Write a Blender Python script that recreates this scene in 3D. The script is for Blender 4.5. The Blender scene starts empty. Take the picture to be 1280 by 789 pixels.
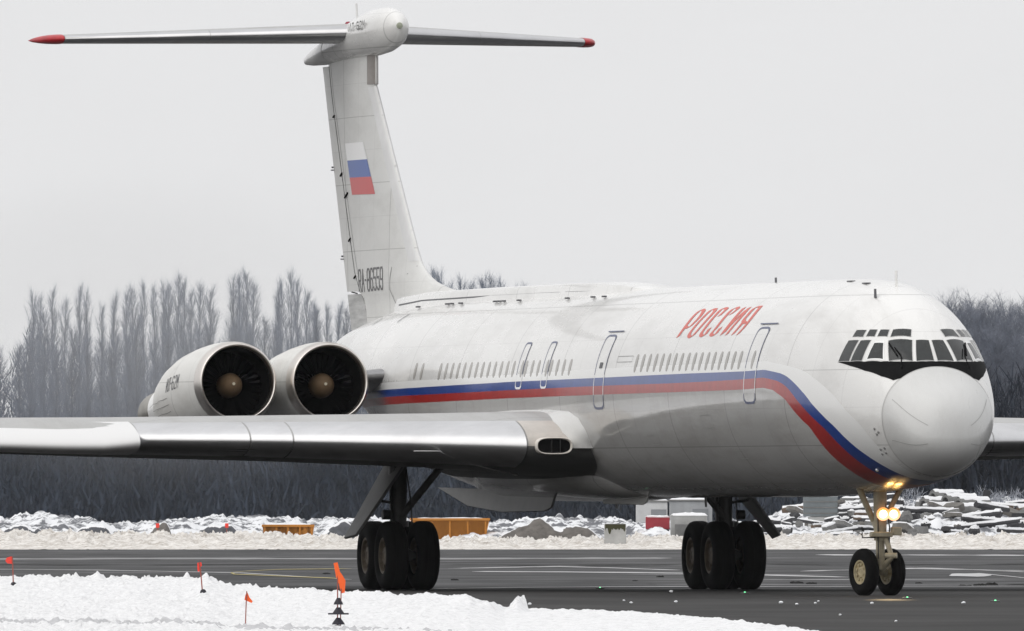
import bpy, math, random
import numpy as np
from mathutils import Vector, Matrix, noise as mnoise

R = math.radians
col = bpy.context.scene.collection
scene = bpy.context.scene

# ------------------------------------------------------------------ camera
THETA, DIST, CAM_H, YAW, PITCH, FPX = .2644, 342.63, 1.711, .0202, .0105, 22599.0
CAM = Vector((DIST*math.cos(THETA), -DIST*math.sin(THETA), CAM_H))
_a = math.atan2(-CAM.y, -CAM.x) + YAW
FWH = Vector((math.cos(_a), math.sin(_a), 0))                       # level view direction
LATV = FWH.cross(Vector((0, 0, 1))).normalized()                    # to the right
_fw = Vector((math.cos(_a)*math.cos(PITCH), math.sin(_a)*math.cos(PITCH), math.sin(PITCH)))
_up = LATV.cross(_fw)
cam_data = bpy.data.cameras.new('camera'); cam = bpy.data.objects.new('camera', cam_data); col.objects.link(cam)
cam.matrix_world = Matrix((( LATV.x, _up.x, -_fw.x, CAM.x), (LATV.y, _up.y, -_fw.y, CAM.y), (LATV.z, _up.z, -_fw.z, CAM.z), (0, 0, 0, 1)))
cam_data.sensor_width = 36.0; cam_data.lens = FPX/1280*36.0
cam_data.clip_start = 1.0; cam_data.clip_end = 20000.0
scene.camera = cam
# site frame: x to the right, y away from the camera, z up, origin on the ground under the camera
SITE = Matrix(((LATV.x, FWH.x, 0, CAM.x), (LATV.y, FWH.y, 0, CAM.y), (0, 0, 1, 0), (0, 0, 0, 1)))
def lat(px, d): return (px-640.0)*d/FPX
def zed(py, d): return CAM_H + (632.0-py)*d/FPX

# ------------------------------------------------------------------ world, sun, exposure
SUN_EL, SUN_AZ = R(42), _a + R(180) + R(-48)       # the bright part of the overcast, behind the camera and to its left
world = bpy.data.worlds.new("World"); scene.world = world; world.use_nodes = True
nt = world.node_tree; N = nt.nodes; L = nt.links; N.clear()
sky = N.new('ShaderNodeTexSky'); sky.sky_type = 'NISHITA'; sky.sun_disc = False
sky.sun_elevation = SUN_EL; sky.sun_rotation = math.pi/2 - SUN_AZ; sky.air_density = 1.0; sky.dust_density = 4.0
tc = N.new('ShaderNodeTexCoord'); sx = N.new('ShaderNodeSeparateXYZ'); L.new(tc.outputs['Generated'], sx.inputs[0])
ramp = N.new('ShaderNodeValToRGB'); ramp.color_ramp.interpolation = 'EASE'
e = ramp.color_ramp.elements
e[0].position = 0.0; e[0].color = (.825, .827, .836, 1)
e[1].position = 1.0; e[1].color = (1.12, 1.12, 1.13, 1)
m = e.new(.07); m.color = (.825, .827, .836, 1)
L.new(sx.outputs['Z'], ramp.inputs[0])
sc10 = N.new('ShaderNodeVectorMath'); sc10.operation = 'SCALE'; sc10.inputs['Scale'].default_value = 10.0
cn = N.new('ShaderNodeTexNoise'); cn.inputs['Scale'].default_value = 22; cn.inputs['Detail'].default_value = 5; cn.inputs['Roughness'].default_value = .6
cmap = N.new('ShaderNodeMapping'); cmap.inputs['Scale'].default_value = (1, 1, 2.2); L.new(tc.outputs['Generated'], cmap.inputs[0]); L.new(cmap.outputs[0], cn.inputs['Vector'])
cr = N.new('ShaderNodeMapRange'); cr.inputs['From Min'].default_value = .3; cr.inputs['From Max'].default_value = .7; cr.inputs['To Min'].default_value = .985; cr.inputs['To Max'].default_value = 1.015; L.new(cn.outputs['Fac'], cr.inputs['Value'])
cs = N.new('ShaderNodeVectorMath'); cs.operation = 'SCALE'; L.new(ramp.outputs[0], cs.inputs[0]); L.new(cr.outputs[0], cs.inputs['Scale']); L.new(cs.outputs[0], sc10.inputs[0])
mix = N.new('ShaderNodeMix'); mix.data_type = 'RGBA'; mix.inputs['Factor'].default_value = .96
L.new(sky.outputs[0], mix.inputs['A']); L.new(sc10.outputs[0], mix.inputs['B'])
bg = N.new('ShaderNodeBackground'); bg.inputs['Strength'].default_value = .1
wo = N.new('ShaderNodeOutputWorld'); L.new(mix.outputs['Result'], bg.inputs[0]); L.new(bg.outputs[0], wo.inputs[0])

sd = bpy.data.lights.new('sun', 'SUN'); sd.energy = 0.9; sd.angle = R(80); sd.color = (1, .97, .92)
sun = bpy.data.objects.new('sun', sd); col.objects.link(sun)
_sdir = Vector((math.cos(SUN_EL)*math.cos(SUN_AZ), math.cos(SUN_EL)*math.sin(SUN_AZ), math.sin(SUN_EL)))
sun.rotation_euler = _sdir.to_track_quat('Z', 'Y').to_euler()

vs = scene.view_settings
scene.display_settings.display_device = 'sRGB'
vs.view_transform = 'Standard'; vs.look = 'None'; vs.exposure = 0.0; vs.gamma = 1.0; vs.use_curve_mapping = False
scene.render.engine = 'CYCLES'
cy = scene.cycles
cy.use_denoising = True; cy.max_bounces = 6; cy.volume_bounces = 0; cy.transparent_max_bounces = 8
cy.caustics_reflective = False; cy.caustics_refractive = False

# ------------------------------------------------------------------ materials
MATS = {}
def mat(name, color=(.5, .5, .5), rough=.5, metal=0.0, spec=.5, coat=0.0, var=0.0, vscale=1.0, vstretch=(1, 1, 1), var2=None,
        bump=0.0, bscale=5.0, edge=(.3, .7), emit=None, estr=0.0):
    if name in MATS: return MATS[name]
    m_ = bpy.data.materials.new(name); m_.use_nodes = True
    t = m_.node_tree; b = t.nodes['Principled BSDF']
    b.inputs['Base Color'].default_value = (*color, 1); b.inputs['Roughness'].default_value = rough
    b.inputs['Metallic'].default_value = metal; b.inputs['Specular IOR Level'].default_value = spec
    b.inputs['Coat Weight'].default_value = coat; b.inputs['Coat Roughness'].default_value = .08
    if emit: b.inputs['Emission Color'].default_value = (*emit, 1); b.inputs['Emission Strength'].default_value = estr
    if var > 0 or bump > 0:
        c = t.nodes.new('ShaderNodeTexCoord'); mp = t.nodes.new('ShaderNodeMapping'); mp.inputs['Scale'].default_value = vstretch
        t.links.new(c.outputs['Object'], mp.inputs[0])
    if var > 0:
        nz = t.nodes.new('ShaderNodeTexNoise'); nz.inputs['Scale'].default_value = vscale; nz.inputs['Detail'].default_value = 6; nz.inputs['Roughness'].default_value = .65
        t.links.new(mp.outputs[0], nz.inputs['Vector'])
        rp = t.nodes.new('ShaderNodeValToRGB'); rp.color_ramp.elements[0].position = edge[0]; rp.color_ramp.elements[1].position = edge[1]
        c0 = var2 if var2 else tuple(x*(1-var) for x in color)
        rp.color_ramp.elements[0].color = (*c0, 1); rp.color_ramp.elements[1].color = (*color, 1)
        t.links.new(nz.outputs['Fac'], rp.inputs[0]); t.links.new(rp.outputs[0], b.inputs['Base Color'])
    if bump > 0:
        n2 = t.nodes.new('ShaderNodeTexNoise'); n2.inputs['Scale'].default_value = bscale; n2.inputs['Detail'].default_value = 5
        t.links.new(mp.outputs[0], n2.inputs['Vector'])
        bp = t.nodes.new('ShaderNodeBump'); bp.inputs['Strength'].default_value = bump; bp.inputs['Distance'].default_value = .05
        t.links.new(n2.outputs['Fac'], bp.inputs['Height']); t.links.new(bp.outputs[0], b.inputs['Normal'])
    MATS[name] = m_; return m_

def skin_mat(name, base, dirt, rough=.3, seam=True, streak=.5, coat=.0):
    """aircraft skin: paint with panel joints, streaky grime and slight oil-canning"""
    m_ = bpy.data.materials.new(name); m_.use_nodes = True; t = m_.node_tree; b = t.nodes['Principled BSDF']
    nn = t.nodes.new; lk = t.links.new
    b.inputs['Roughness'].default_value = rough; b.inputs['Coat Weight'].default_value = coat; b.inputs['Coat Roughness'].default_value = .05
    c = nn('ShaderNodeTexCoord')
    mp = nn('ShaderNodeMapping'); mp.inputs['Scale'].default_value = (.35, 2.2, .9); lk(c.outputs['Object'], mp.inputs[0])
    n1 = nn('ShaderNodeTexNoise'); n1.inputs['Scale'].default_value = .9; n1.inputs['Detail'].default_value = 8; n1.inputs['Roughness'].default_value = .7; lk(mp.outputs[0], n1.inputs['Vector'])
    r1 = nn('ShaderNodeMapRange'); r1.inputs['From Min'].default_value = .46; r1.inputs['From Max'].default_value = .78; r1.inputs['To Max'].default_value = streak; lk(n1.outputs['Fac'], r1.inputs['Value'])
    mx = nn('ShaderNodeMix'); mx.data_type = 'RGBA'; mx.inputs['A'].default_value = (*base, 1); mx.inputs['B'].default_value = (*dirt, 1); lk(r1.outputs[0], mx.inputs['Factor'])
    out = mx.outputs['Result']
    if seam:
        s = nn('ShaderNodeSeparateXYZ'); lk(c.outputs['Object'], s.inputs[0])
        def line(sock, period, width, strength):
            a = nn('ShaderNodeMath'); a.operation = 'PINGPONG'; a.inputs[1].default_value = period/2; lk(sock, a.inputs[0])
            d = nn('ShaderNodeMath'); d.operation = 'LESS_THAN'; d.inputs[1].default_value = width/2; lk(a.outputs[0], d.inputs[0])
            f = nn('ShaderNodeMath'); f.operation = 'MULTIPLY'; f.inputs[1].default_value = strength; lk(d.outputs[0], f.inputs[0]); return f.outputs[0]
        la = line(s.outputs['X'], 4.3, .05, .36); lb = line(s.outputs['Z'], 1.42, .018, .4)
        lc = line(s.outputs['X'], 1.433, .03, .13); ld = line(s.outputs['Z'], .71, .012, .14)
        m0 = nn('ShaderNodeMath'); m0.operation = 'MAXIMUM'; lk(la, m0.inputs[0]); lk(lb, m0.inputs[1])
        m1 = nn('ShaderNodeMath'); m1.operation = 'MAXIMUM'; lk(lc, m1.inputs[0]); lk(ld, m1.inputs[1])
        mm = nn('ShaderNodeMath'); mm.operation = 'MAXIMUM'; lk(m0.outputs[0], mm.inputs[0]); lk(m1.outputs[0], mm.inputs[1])
        m2 = nn('ShaderNodeMix'); m2.data_type = 'RGBA'; lk(out, m2.inputs['A']); m2.inputs['B'].default_value = (.16, .16, .15, 1); lk(mm.outputs[0], m2.inputs['Factor'])
        out = m2.outputs['Result']
    lk(out, b.inputs['Base Color'])
    m3 = nn('ShaderNodeMapping'); m3.inputs['Scale'].default_value = (.8, 1.6, 1.6); lk(c.outputs['Object'], m3.inputs[0])
    n3 = nn('ShaderNodeTexNoise'); n3.inputs['Scale'].default_value = 1.3; n3.inputs['Detail'].default_value = 3; lk(m3.outputs[0], n3.inputs['Vector'])
    bp = nn('ShaderNodeBump'); bp.inputs['Strength'].default_value = .32; bp.inputs['Distance'].default_value = .03; lk(n3.outputs['Fac'], bp.inputs['Height']); lk(bp.outputs[0], b.inputs['Normal'])
    n4 = nn('ShaderNodeMapRange'); n4.inputs['To Min'].default_value = rough*.8; n4.inputs['To Max'].default_value = min(1, rough*1.5); lk(n1.outputs['Fac'], n4.inputs['Value']); lk(n4.outputs[0], b.inputs['Roughness'])
    MATS[name] = m_; return m_

PAINT = skin_mat('white_paint', (.80, .795, .78), (.38, .365, .345), .24, streak=.45, coat=.45)
BELLY = skin_mat('grey_belly_paint', (.53, .525, .515), (.21, .185, .15), .17, streak=.45, coat=.5)
FINP = skin_mat('fin_paint', (.70, .70, .685), (.40, .39, .37), .42, streak=.45)
RADOME = skin_mat('radome_paint', (.64, .64, .63), (.42, .41, .39), .26, seam=False, streak=.35, coat=.35)
NACP = skin_mat('nacelle_paint', (.74, .735, .71), (.40, .375, .34), .42, streak=.6)
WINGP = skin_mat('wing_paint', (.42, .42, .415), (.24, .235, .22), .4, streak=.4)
UNDER = mat('wing_underside_dark', (.13, .13, .128), .5, var=.4, vscale=1.2)
WHITE = mat('white_band_paint', (.86, .86, .85), .3, coat=.2, bump=.12, bscale=1.6)
BLUE = mat('blue_stripe_paint', (.005, .05, .29), .3, coat=.3, bump=.12, bscale=1.6, var=.25, vscale=3)
RED = mat('red_stripe_paint', (.42, .016, .014), .3, coat=.3, bump=.12, bscale=1.6, var=.25, vscale=3)
TITLE = mat('red_title_paint', (.66, .12, .09), .4)
TEXT = mat('grey_lettering_paint', (.10, .10, .11), .5)
FAINT = mat('faded_lettering_paint', (.34, .34, .33), .5)
WINDOW = mat('window_blind_grey', (.42, .405, .38), .25, var=.2, vscale=2)
OUTL = mat('door_outline_paint', (.10, .115, .20), .4)
OUTW = mat('door_outline_white', (.85, .85, .85), .4)
GLASS = mat('cockpit_glass', (.030, .034, .034), .08, spec=.45, var=.6, vscale=2.5)
BLACK = mat('matt_black_paint', (.006, .006, .0065), .7, spec=.08)
SLAT = mat('polished_leading_edge', (.70, .70, .71), .36, metal=1.0, var=.2, vscale=1.2, vstretch=(1, .6, 2))
TMETAL = mat('tailplane_leading_edge', (.62, .62, .63), .32, metal=1.0, var=.15, vscale=.8)
LIPM = mat('inlet_lip_metal', (.72, .68, .64), .3, metal=1.0)
BURNT = mat('nozzle_metal', (.42, .40, .36), .42, metal=1.0, var=.4, vscale=3)
DARKM = mat('dark_metal', (.06, .06, .058), .5, metal=.4, var=.5, vscale=4)
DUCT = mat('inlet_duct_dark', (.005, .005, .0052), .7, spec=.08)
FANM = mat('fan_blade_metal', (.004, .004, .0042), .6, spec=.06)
SPIN = mat('spinner_tan_paint', (.19, .125, .07), .6, spec=.3, var=.25, vscale=6)
RUB = mat('tyre_rubber', (.006, .006, .006), .85, spec=.12, var=.4, vscale=8)
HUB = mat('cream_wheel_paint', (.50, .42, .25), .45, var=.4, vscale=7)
HUBD = mat('bronze_wheel_paint', (.17, .13, .085), .55, var=.5, vscale=7)  # browner and darker than the cream hubs
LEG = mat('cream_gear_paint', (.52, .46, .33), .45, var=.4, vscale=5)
LEGD = mat('dark_gear_paint', (.06, .058, .052), .5, var=.5, vscale=5)  # much darker than the cream gear paint
DOORG = mat('gear_door_grey', (.15, .15, .15), .45, var=.3, vscale=2)
REDP = mat('red_tip_paint', (.52, .02, .03), .35, var=.3, vscale=4)
LAMP = mat('landing_lamp_lit', (1, .8, .5), .3, emit=(1, .60, .18), estr=22)
LAMP2 = mat('taxi_lamp_lit', (1, .7, .4), .3, emit=(1, .50, .18), estr=5)
LAMPHALO = mat('lamp_reflector_halo', (.8, .75, .65), .2, metal=1.0, emit=(1, .36, .05), estr=1.2)  # orange glow given to the reflector stands in for the lamp halo
SNOW = mat('snow', (.86, .865, .88), .7, spec=.2, var=.06, vscale=.8, bump=.5, bscale=6)

# ------------------------------------------------------------------ helpers
def tag(o, label=None, cat=None, group=None, kind=None):
    if label: o['label'] = label
    if cat: o['category'] = cat
    if group: o['group'] = group
    if kind: o['kind'] = kind
    return o
def empty(name, label, cat, group=None, mw=None):
    o = bpy.data.objects.new(name, None); col.objects.link(o); o.empty_display_size = .5
    if mw is not None: o.matrix_world = mw
    return tag(o, label, cat, group)
class MB:
    def __init__(s): s.v = []; s.f = []; s.m = []; s.mi = 0
    def add(s, verts, faces):
        n = len(s.v); s.v += [tuple(map(float, p)) for p in verts]; s.f += [tuple(i+n for i in f) for f in faces]; s.m += [s.mi]*len(faces); return s
    def grid(s, rows, close_u=False, close_v=False, flip=False):
        nu = len(rows); nv = len(rows[0]); V = [p for r in rows for p in r]; F = []
        for i in range(nu if close_u else nu-1):
            for j in range(nv if close_v else nv-1):
                q = (i*nv+j, i*nv+(j+1) % nv, ((i+1) % nu)*nv+(j+1) % nv, ((i+1) % nu)*nv+j)
                F.append(q[::-1] if flip else q)
        return s.add(V, F)
    def loft(s, rings, cap0=True, cap1=True):
        s.grid(rings, close_v=True)
        for r, c, fl in ((rings[0], cap0, True), (rings[-1], cap1, False)):
            if c: s.add(r, [tuple(range(len(r)))[::-1] if fl else tuple(range(len(r)))])
        return s
    def box(s, c, size, rot=None):
        x, y, z = (k/2 for k in size)
        P = [Vector(p) for p in ((-x, -y, -z), (x, -y, -z), (x, y, -z), (-x, y, -z), (-x, -y, z), (x, -y, z), (x, y, z), (-x, y, z))]
        if rot is not None: P = [rot @ p for p in P]
        return s.add([p+Vector(c) for p in P], [(0, 3, 2, 1), (4, 5, 6, 7), (0, 1, 5, 4), (1, 2, 6, 5), (2, 3, 7, 6), (3, 0, 4, 7)])
    def tube(s, pts, r, n=10, cap=True):
        pts = [Vector(p) for p in pts]; rs = r if isinstance(r, (list, tuple)) else [r]*len(pts)
        rings = []
        for i, p in enumerate(pts):
            d = (pts[min(i+1, len(pts)-1)]-pts[max(i-1, 0)]).normalized()
            u = d.cross(Vector((0, 0, 1))) if abs(d.z) < .9 else d.cross(Vector((1, 0, 0)))
            u.normalize(); w = u.cross(d)
            rings.append([p+(u*math.cos(t)+w*math.sin(t))*rs[i] for t in (2*math.pi*k/n for k in range(n))])
        return s.loft(rings, cap, cap)
    def lathe(s, prof, org=(0, 0, 0), axis=(0, 1, 0), n=32, close=False):
        """prof = (distance along the axis, radius)"""
        o = Vector(org); d = Vector(axis).normalized(); u = d.cross(Vector((0, 0, 1)) if abs(d.z) < .9 else Vector((1, 0, 0))).normalized(); w = d.cross(u)
        rings = [[o+d*a+(u*math.cos(t)+w*math.sin(t))*max(r, 1e-4) for t in (2*math.pi*k/n for k in range(n))] for a, r in prof]
        return s.grid(rings, close_u=close, close_v=True)
    def build(s, name, material, parent=None, angle=35, smooth=True):
        me = bpy.data.meshes.new(name); me.from_pydata(s.v, [], s.f); me.update()
        ms = material if isinstance(material, (list, tuple)) else [material]
        for k in ms: me.materials.append(k)
        if len(ms) > 1: me.polygons.foreach_set('material_index', s.m)
        if smooth:
            me.polygons.foreach_set('use_smooth', [True]*len(me.polygons)); me.set_sharp_from_angle(angle=R(angle))
        o = bpy.data.objects.new(name, me); col.objects.link(o)
        if parent is not None: o.parent = parent
        return o
def recalc(o):
    import bmesh
    b = bmesh.new(); b.from_mesh(o.data); bmesh.ops.recalc_face_normals(b, faces=b.faces); b.to_mesh(o.data); b.free(); return o
def bevel(o, w, seg=2):
    md = o.modifiers.new('bevel', 'BEVEL'); md.width = w; md.segments = seg; md.limit_method = 'ANGLE'; md.angle_limit = R(40); return o
def fbm(x, y, z=0.0, o=4):
    return mnoise.fractal(Vector((x, y, z)), 1.0, 2.0, o)
def sstep(a, b, x):
    t = min(1, max(0, (x-a)/(b-a))); return t*t*(3-2*t)

# ------------------------------------------------------------------ ground, taxiway, snow (site frame)
def site_obj(mb, name, material, parent=None, angle=60):
    o = mb.build(name, material, parent, angle)
    if parent is None: o.matrix_world = SITE
    return o
def ramp_node(t, stops):
    rp = t.nodes.new('ShaderNodeValToRGB'); el = rp.color_ramp.elements
    while len(el) > 1: el.remove(el[-1])
    el[0].position = stops[0][0]; el[0].color = (*stops[0][1], 1)
    for p, c in stops[1:]:
        k = el.new(p); k.color = (*c, 1)
    return rp
def asphalt_mat(name, c0, c1, snowy=0.0, wet=.75):
    m_ = bpy.data.materials.new(name); m_.use_nodes = True; t = m_.node_tree; b = t.nodes['Principled BSDF']; nn = t.nodes.new; lk = t.links.new
    c = nn('ShaderNodeTexCoord')
    mp = nn('ShaderNodeMapping'); mp.inputs['Scale'].default_value = (.12, .05, 1); lk(c.outputs['Object'], mp.inputs[0])
    n1 = nn('ShaderNodeTexNoise'); n1.inputs['Scale'].default_value = 1.6; n1.inputs['Detail'].default_value = 8; n1.inputs['Roughness'].default_value = .62; lk(mp.outputs[0], n1.inputs['Vector'])
    r1 = ramp_node(t, [(.36, c0), (.66, c1)]); lk(n1.outputs['Fac'], r1.inputs[0])
    # thin streaks of packed snow, drawn out across the view by traffic and brooms
    m2 = nn('ShaderNodeMapping'); m2.inputs['Scale'].default_value = (.035, .13, 1); lk(c.outputs['Object'], m2.inputs[0])
    n2 = nn('ShaderNodeTexNoise'); n2.inputs['Scale'].default_value = 2.4; n2.inputs['Detail'].default_value = 7; n2.inputs['Roughness'].default_value = .6; lk(m2.outputs[0], n2.inputs['Vector'])
    r2 = nn('ShaderNodeMapRange'); r2.inputs['From Min'].default_value = .60; r2.inputs['From Max'].default_value = .72; r2.inputs['To Max'].default_value = snowy; lk(n2.outputs['Fac'], r2.inputs['Value'])
    mx = nn('ShaderNodeMix'); mx.data_type = 'RGBA'; lk(r1.outputs[0], mx.inputs['A']); mx.inputs['B'].default_value = (.62, .62, .63, 1); lk(r2.outputs[0], mx.inputs['Factor'])
    n3 = nn('ShaderNodeTexNoise'); n3.inputs['Scale'].default_value = 9; n3.inputs['Detail'].default_value = 3; lk(c.outputs['Object'], n3.inputs['Vector'])
    m4 = nn('ShaderNodeMix'); m4.data_type = 'RGBA'; m4.blend_type = 'MULTIPLY'; m4.inputs['Factor'].default_value = .5; lk(mx.outputs['Result'], m4.inputs['A'])
    r4 = ramp_node(t, [(.3, (.7, .7, .7)), (.7, (1.25, 1.25, 1.25))]); lk(n3.outputs['Fac'], r4.inputs[0]); lk(r4.outputs[0], m4.inputs['B'])
    lk(m4.outputs['Result'], b.inputs['Base Color'])
    b.inputs['Roughness'].default_value = wet; b.inputs['Specular IOR Level'].default_value = .10
    return m_
ASPH_FAR = asphalt_mat('far_apron_asphalt', (.030, .030, .0315), (.082, .082, .084), .85)
ASPH_NEAR = asphalt_mat('near_taxiway_asphalt', (.020, .0193, .019), (.046, .0445, .044), .0)
ASPH_BAND = asphalt_mat('dark_band_asphalt', (.012, .012, .012), (.022, .022, .022), .0)

mb = MB()
S_ = 9000
mb.add([(-S_, -S_, -.02), (S_, -S_, -.02), (S_, S_, -.02), (-S_, S_, -.02)], [(0, 1, 2, 3)])
FIELD = mat('snow_field', (.80, .80, .815), .8, spec=.1, var=.35, vscale=.05, var2=(.36, .36, .38))
tag(site_obj(mb, 'snow_field', FIELD), 'flat white snow field reaching to the horizon', 'snow', kind='structure')

def strip(d0, d1, half, z, name, material, label, wob0=0, wob1=0, seed=0, n=160):
    mb = MB(); rows = []
    for k in range(n+1):
        x = -half+2*half*k/n
        a = d0+wob0*fbm(x*.12, seed, 1); b_ = d1+wob1*fbm(x*.12, seed, 7)
        rows.append([(x, a, z), (x, (a+b_)/2, z), (x, b_, z)])
    mb.grid(rows, flip=True)
    return tag(site_obj(mb, name, material), label, 'ground', kind='structure')
strip(-1500, 706, 500, 0.0, 'apron', ASPH_FAR, 'grey airport apron with thin lines of packed snow')  # stretch behind the camera added so metal and belly reflect dark ground
strip(-400, 365, 260, .004, 'taxiway', ASPH_NEAR, 'dark taxiway asphalt under the airliner', 0, 1.5, 3)
strip(361, 371, 60, .008, 'dark_pavement_band', ASPH_BAND, 'black band across the taxiway at the main wheels', 3, 3.5, 5, 400)  # strip coloured darker than the taxiway on either side

# snow banks
def bank_grid(px0, px1, nx, ds, fz, name, material, label, jit=0, coltag=None):
    rows = []
    for i in range(nx+1):
        px = px0+(px1-px0)*i/nx; row = []
        for d in ds:
            x = lat(px, d); row.append((x, d, fz(px, d, x)))
        rows.append(row)
    mb = MB(); mb.grid(rows, flip=True)
    return tag(site_obj(mb, name, material, angle=180), label, 'snow', kind='structure')
_ey = [(-200, 726), (0, 725), (60, 724), (120, 725), (170, 727), (230, 725), (262, 727), (290, 735), (320, 737), (380, 740), (430, 742), (470, 744), (500, 746), (540, 746), (580, 752),
       (612, 760), (634, 763), (660, 763), (700, 763), (750, 764), (800, 767), (850, 771), (900, 775), (960, 782), (1000, 787), (1030, 792), (1200, 830)]
_hc = [(-200, .46), (0, .46), (260, .44), (290, .34), (540, .28), (585, .22), (630, .08), (700, .06), (1200, .05)]
def ip(T, x): return float(np.interp(x, [p[0] for p in T], [p[1] for p in T]))
def near_bank(px, d, x):
    hc = ip(_hc, px); ey = ip(_ey, px)
    de = (CAM_H-hc)*FPX/(ey-632)
    t = (de-d)
    h = hc*sstep(-2.2, 1.0, t+.9*fbm(x*1.3, d*.25, 2))
    h = h*(1-.5*sstep(5, 45, t))+.02*sstep(30, 60, t)
    lump = .038*fbm(x*1.6, d*.45, 3, 5)+.040*abs(fbm(x*4.5, d*1.0, 9, 4))+.045*max(0, fbm(x*9, d*1.4, 5, 4))+.03*max(0, fbm(x*17, d*1.8, 15, 3))
    edge = math.exp(-((t-1.5)/3.0)**2)*(.09*abs(fbm(x*3.1, d*.6, 4, 4))+.07*max(0, fbm(x*7.0, d*.7, 4, 3)))
    z = h+(lump+edge)*sstep(-1.5, 1.2, t)*(.35+hc*1.6)
    # one tall clod pushed up at the end of the bank, and a low wave of ploughed snow across its near side
    lx = lat(648, de-6); z += .17*math.exp(-((x-lx)/.14)**8-((t-6)/2)**4)*(1+.9*fbm(x*7, d*.8, 5)-.5*max(0, (lx-x)/.14))
    z += .10*math.exp(-((px-600)/38.)**2-((t-5)/4)**2)*(1+.6*fbm(x*5, d*.7, 6))
    return z if t > -2.4 else -.05
ds = [186+(318-186)*k/270 for k in range(271)]
NSNOW = mat('near_bank_snow', (.87, .872, .88), .75, spec=.15, var=.28, vscale=5.5, edge=(.30, .52), bump=1.0, bscale=14)  # grey specks in the colour stand in for shadows between snow grains
bank_grid(-90, 1130, 640, ds, near_bank, 'near_snow_bank', NSNOW, 'bright lumpy white snow bank along the near edge of the taxiway')
def front_ridge(px, d, x):
    t = (d-222)/2.2; k = 1-sstep(380, 720, px)
    return near_bank(px, d, x)-.03+k*(.03+.03*fbm(x*2.2, 1.1, 8)+.06*abs(fbm(x*6, d*.8, 8, 4))+.05*max(0, fbm(x*14, d*.8, 3, 3)))*math.exp(-t*t)
FRS = mat('old_bank_snow', (.62, .62, .635), .8, spec=.1, var=.3, vscale=3, bump=.6, bscale=8)
bank_grid(-90, 740, 260, [216+.5*k for k in range(25)], front_ridge, 'old_snow_ridge', FRS, 'dull grey crusted snow ridge nearest the viewer')

def far_bank(px, d, x):
    prof = math.exp(-((d-714)/7.5)**2)
    h = float(np.interp(px, [0, 330, 470, 900, 1000, 1300], [.60, .56, .34, .36, .46, .50]))
    h += .08*fbm(px*.004, .5, 1)+.20*abs(fbm(x*.9, d*.2, 2, 4))+.16*fbm(x*2.3, d*.5, 6, 5)+.20*abs(fbm(x*5.5, d*.8, 8, 4))
    return h*prof+.05*abs(fbm(x*3, d*.6, 3))-.05
FSNOW = mat('ploughed_far_snow', (.80, .775, .74), .8, spec=.1, var=.3, vscale=2.2, var2=(.42, .38, .335), edge=(.34, .58), bump=1.0, bscale=7)  # darker flecks: dirt, plus shade under the lumps put into the colour
bank_grid(-60, 1340, 1000, [701+.75*k for k in range(45)], far_bank, 'far_snow_bank', FSNOW, 'long dirty cream snow bank along the far edge of the apron')

# painted lines and packed snow lines, set a few millimetres above the apron
LINEW = mat('packed_snow_line', (.66, .66, .67), .7, spec=.1, var=.5, vscale=.6, var2=(.30, .30, .30))
LINEY = mat('yellow_line_paint', (.55, .46, .16), .7, spec=.1, var=.5, vscale=1.2, var2=(.30, .27, .18))
LINED = mat('dark_slush_line', (.028, .028, .028), .8, spec=.1)
def dline(y): return CAM_H*FPX/(y-632)
def ribbon(pts, wid, z, name, material, label, rag=.4, seed=0):
    """pts = (px, y) on the photograph's ground, measured; wid = depth of the line in metres"""
    P = []
    for (x0, y0), (x1, y1) in zip(pts, pts[1:]):
        n = max(2, int(abs(x1-x0)/3))
        P += [(x0+(x1-x0)*k/n, y0+(y1-y0)*k/n) for k in range(n)]
    P.append(pts[-1]); rows = []
    for i, (px, py) in enumerate(P):
        d = dline(py); x = lat(px, d); w = wid*(1+rag*2*fbm(x*.5, seed, 1))*.5
        en = min(1, min(i, len(P)-1-i)/6.0); w *= .15+.85*en
        o = rag*wid*fbm(x*.9, seed, 5)*.5
        rows.append([(x, d-w+o, z), (x, d+w+o, z)])
    mb = MB(); mb.grid(rows, flip=True)
    return tag(site_obj(mb, name, material), label, 'line', kind='structure')
ribbon([(590, 715), (700, 715.5), (848, 717), (960, 719.5), (1060, 722)], 5.5, .008, 'snow_line', LINEW, 'white line of packed snow crossing the apron behind the wheels', .25, 1)
ribbon([(560, 711), (700, 708.5), (850, 713)], 5, .006, 'snow_line', LINEW, 'thin curved snow line behind the right main wheels', .6, 2)
ribbon([(1000, 714.5), (1140, 711), (1290, 714)], 5, .006, 'snow_line', LINEW, 'thin snow line beyond the nose wheel', .6, 3)
ribbon([(1130, 709), (1290, 716)], 4, .010, 'snow_line', LINEW, 'slanting snow line right of the nose wheel', .6, 4)
ribbon([(-30, 699.5), (200, 698.5), (520, 699), (840, 698)], 16, .006, 'snow_line', mat('thin_snow_film', (.34, .34, .345), .8, spec=.1, var=.5, vscale=.4), 'wide pale film of snow on the far apron', .3, 6)
ribbon([(1020, 694), (1290, 694.5)], 9, .006, 'snow_line', LINEW, 'white line near the far snow bank', .5, 7)
ribbon([(1190, 721), (1230, 718), (1290, 724)], 11, .012, 'snow_patch', LINEW, 'spilled white snow patch at the right of the nose wheel', .7, 8)
ribbon([(-30, 712), (120, 713), (300, 716.5), (440, 725)], 2.6, .006, 'apron_line', LINEW, 'faint white painted apron line at the left', .3, 9)
ribbon([(440, 711.5), (350, 712.5), (308, 714.5), (289, 716.5), (293, 718.5), (330, 720), (430, 724)], 3.2, .012, 'yellow_taxi_line', LINEY, 'hooked yellow taxi guide line at the left', .2, 10)
ribbon([(-30, 706), (140, 707), (290, 706), (440, 707)], 3.2, .008, 'slush_line', LINED, 'dark crumbly slush line at the left', 1.0, 11)
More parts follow.
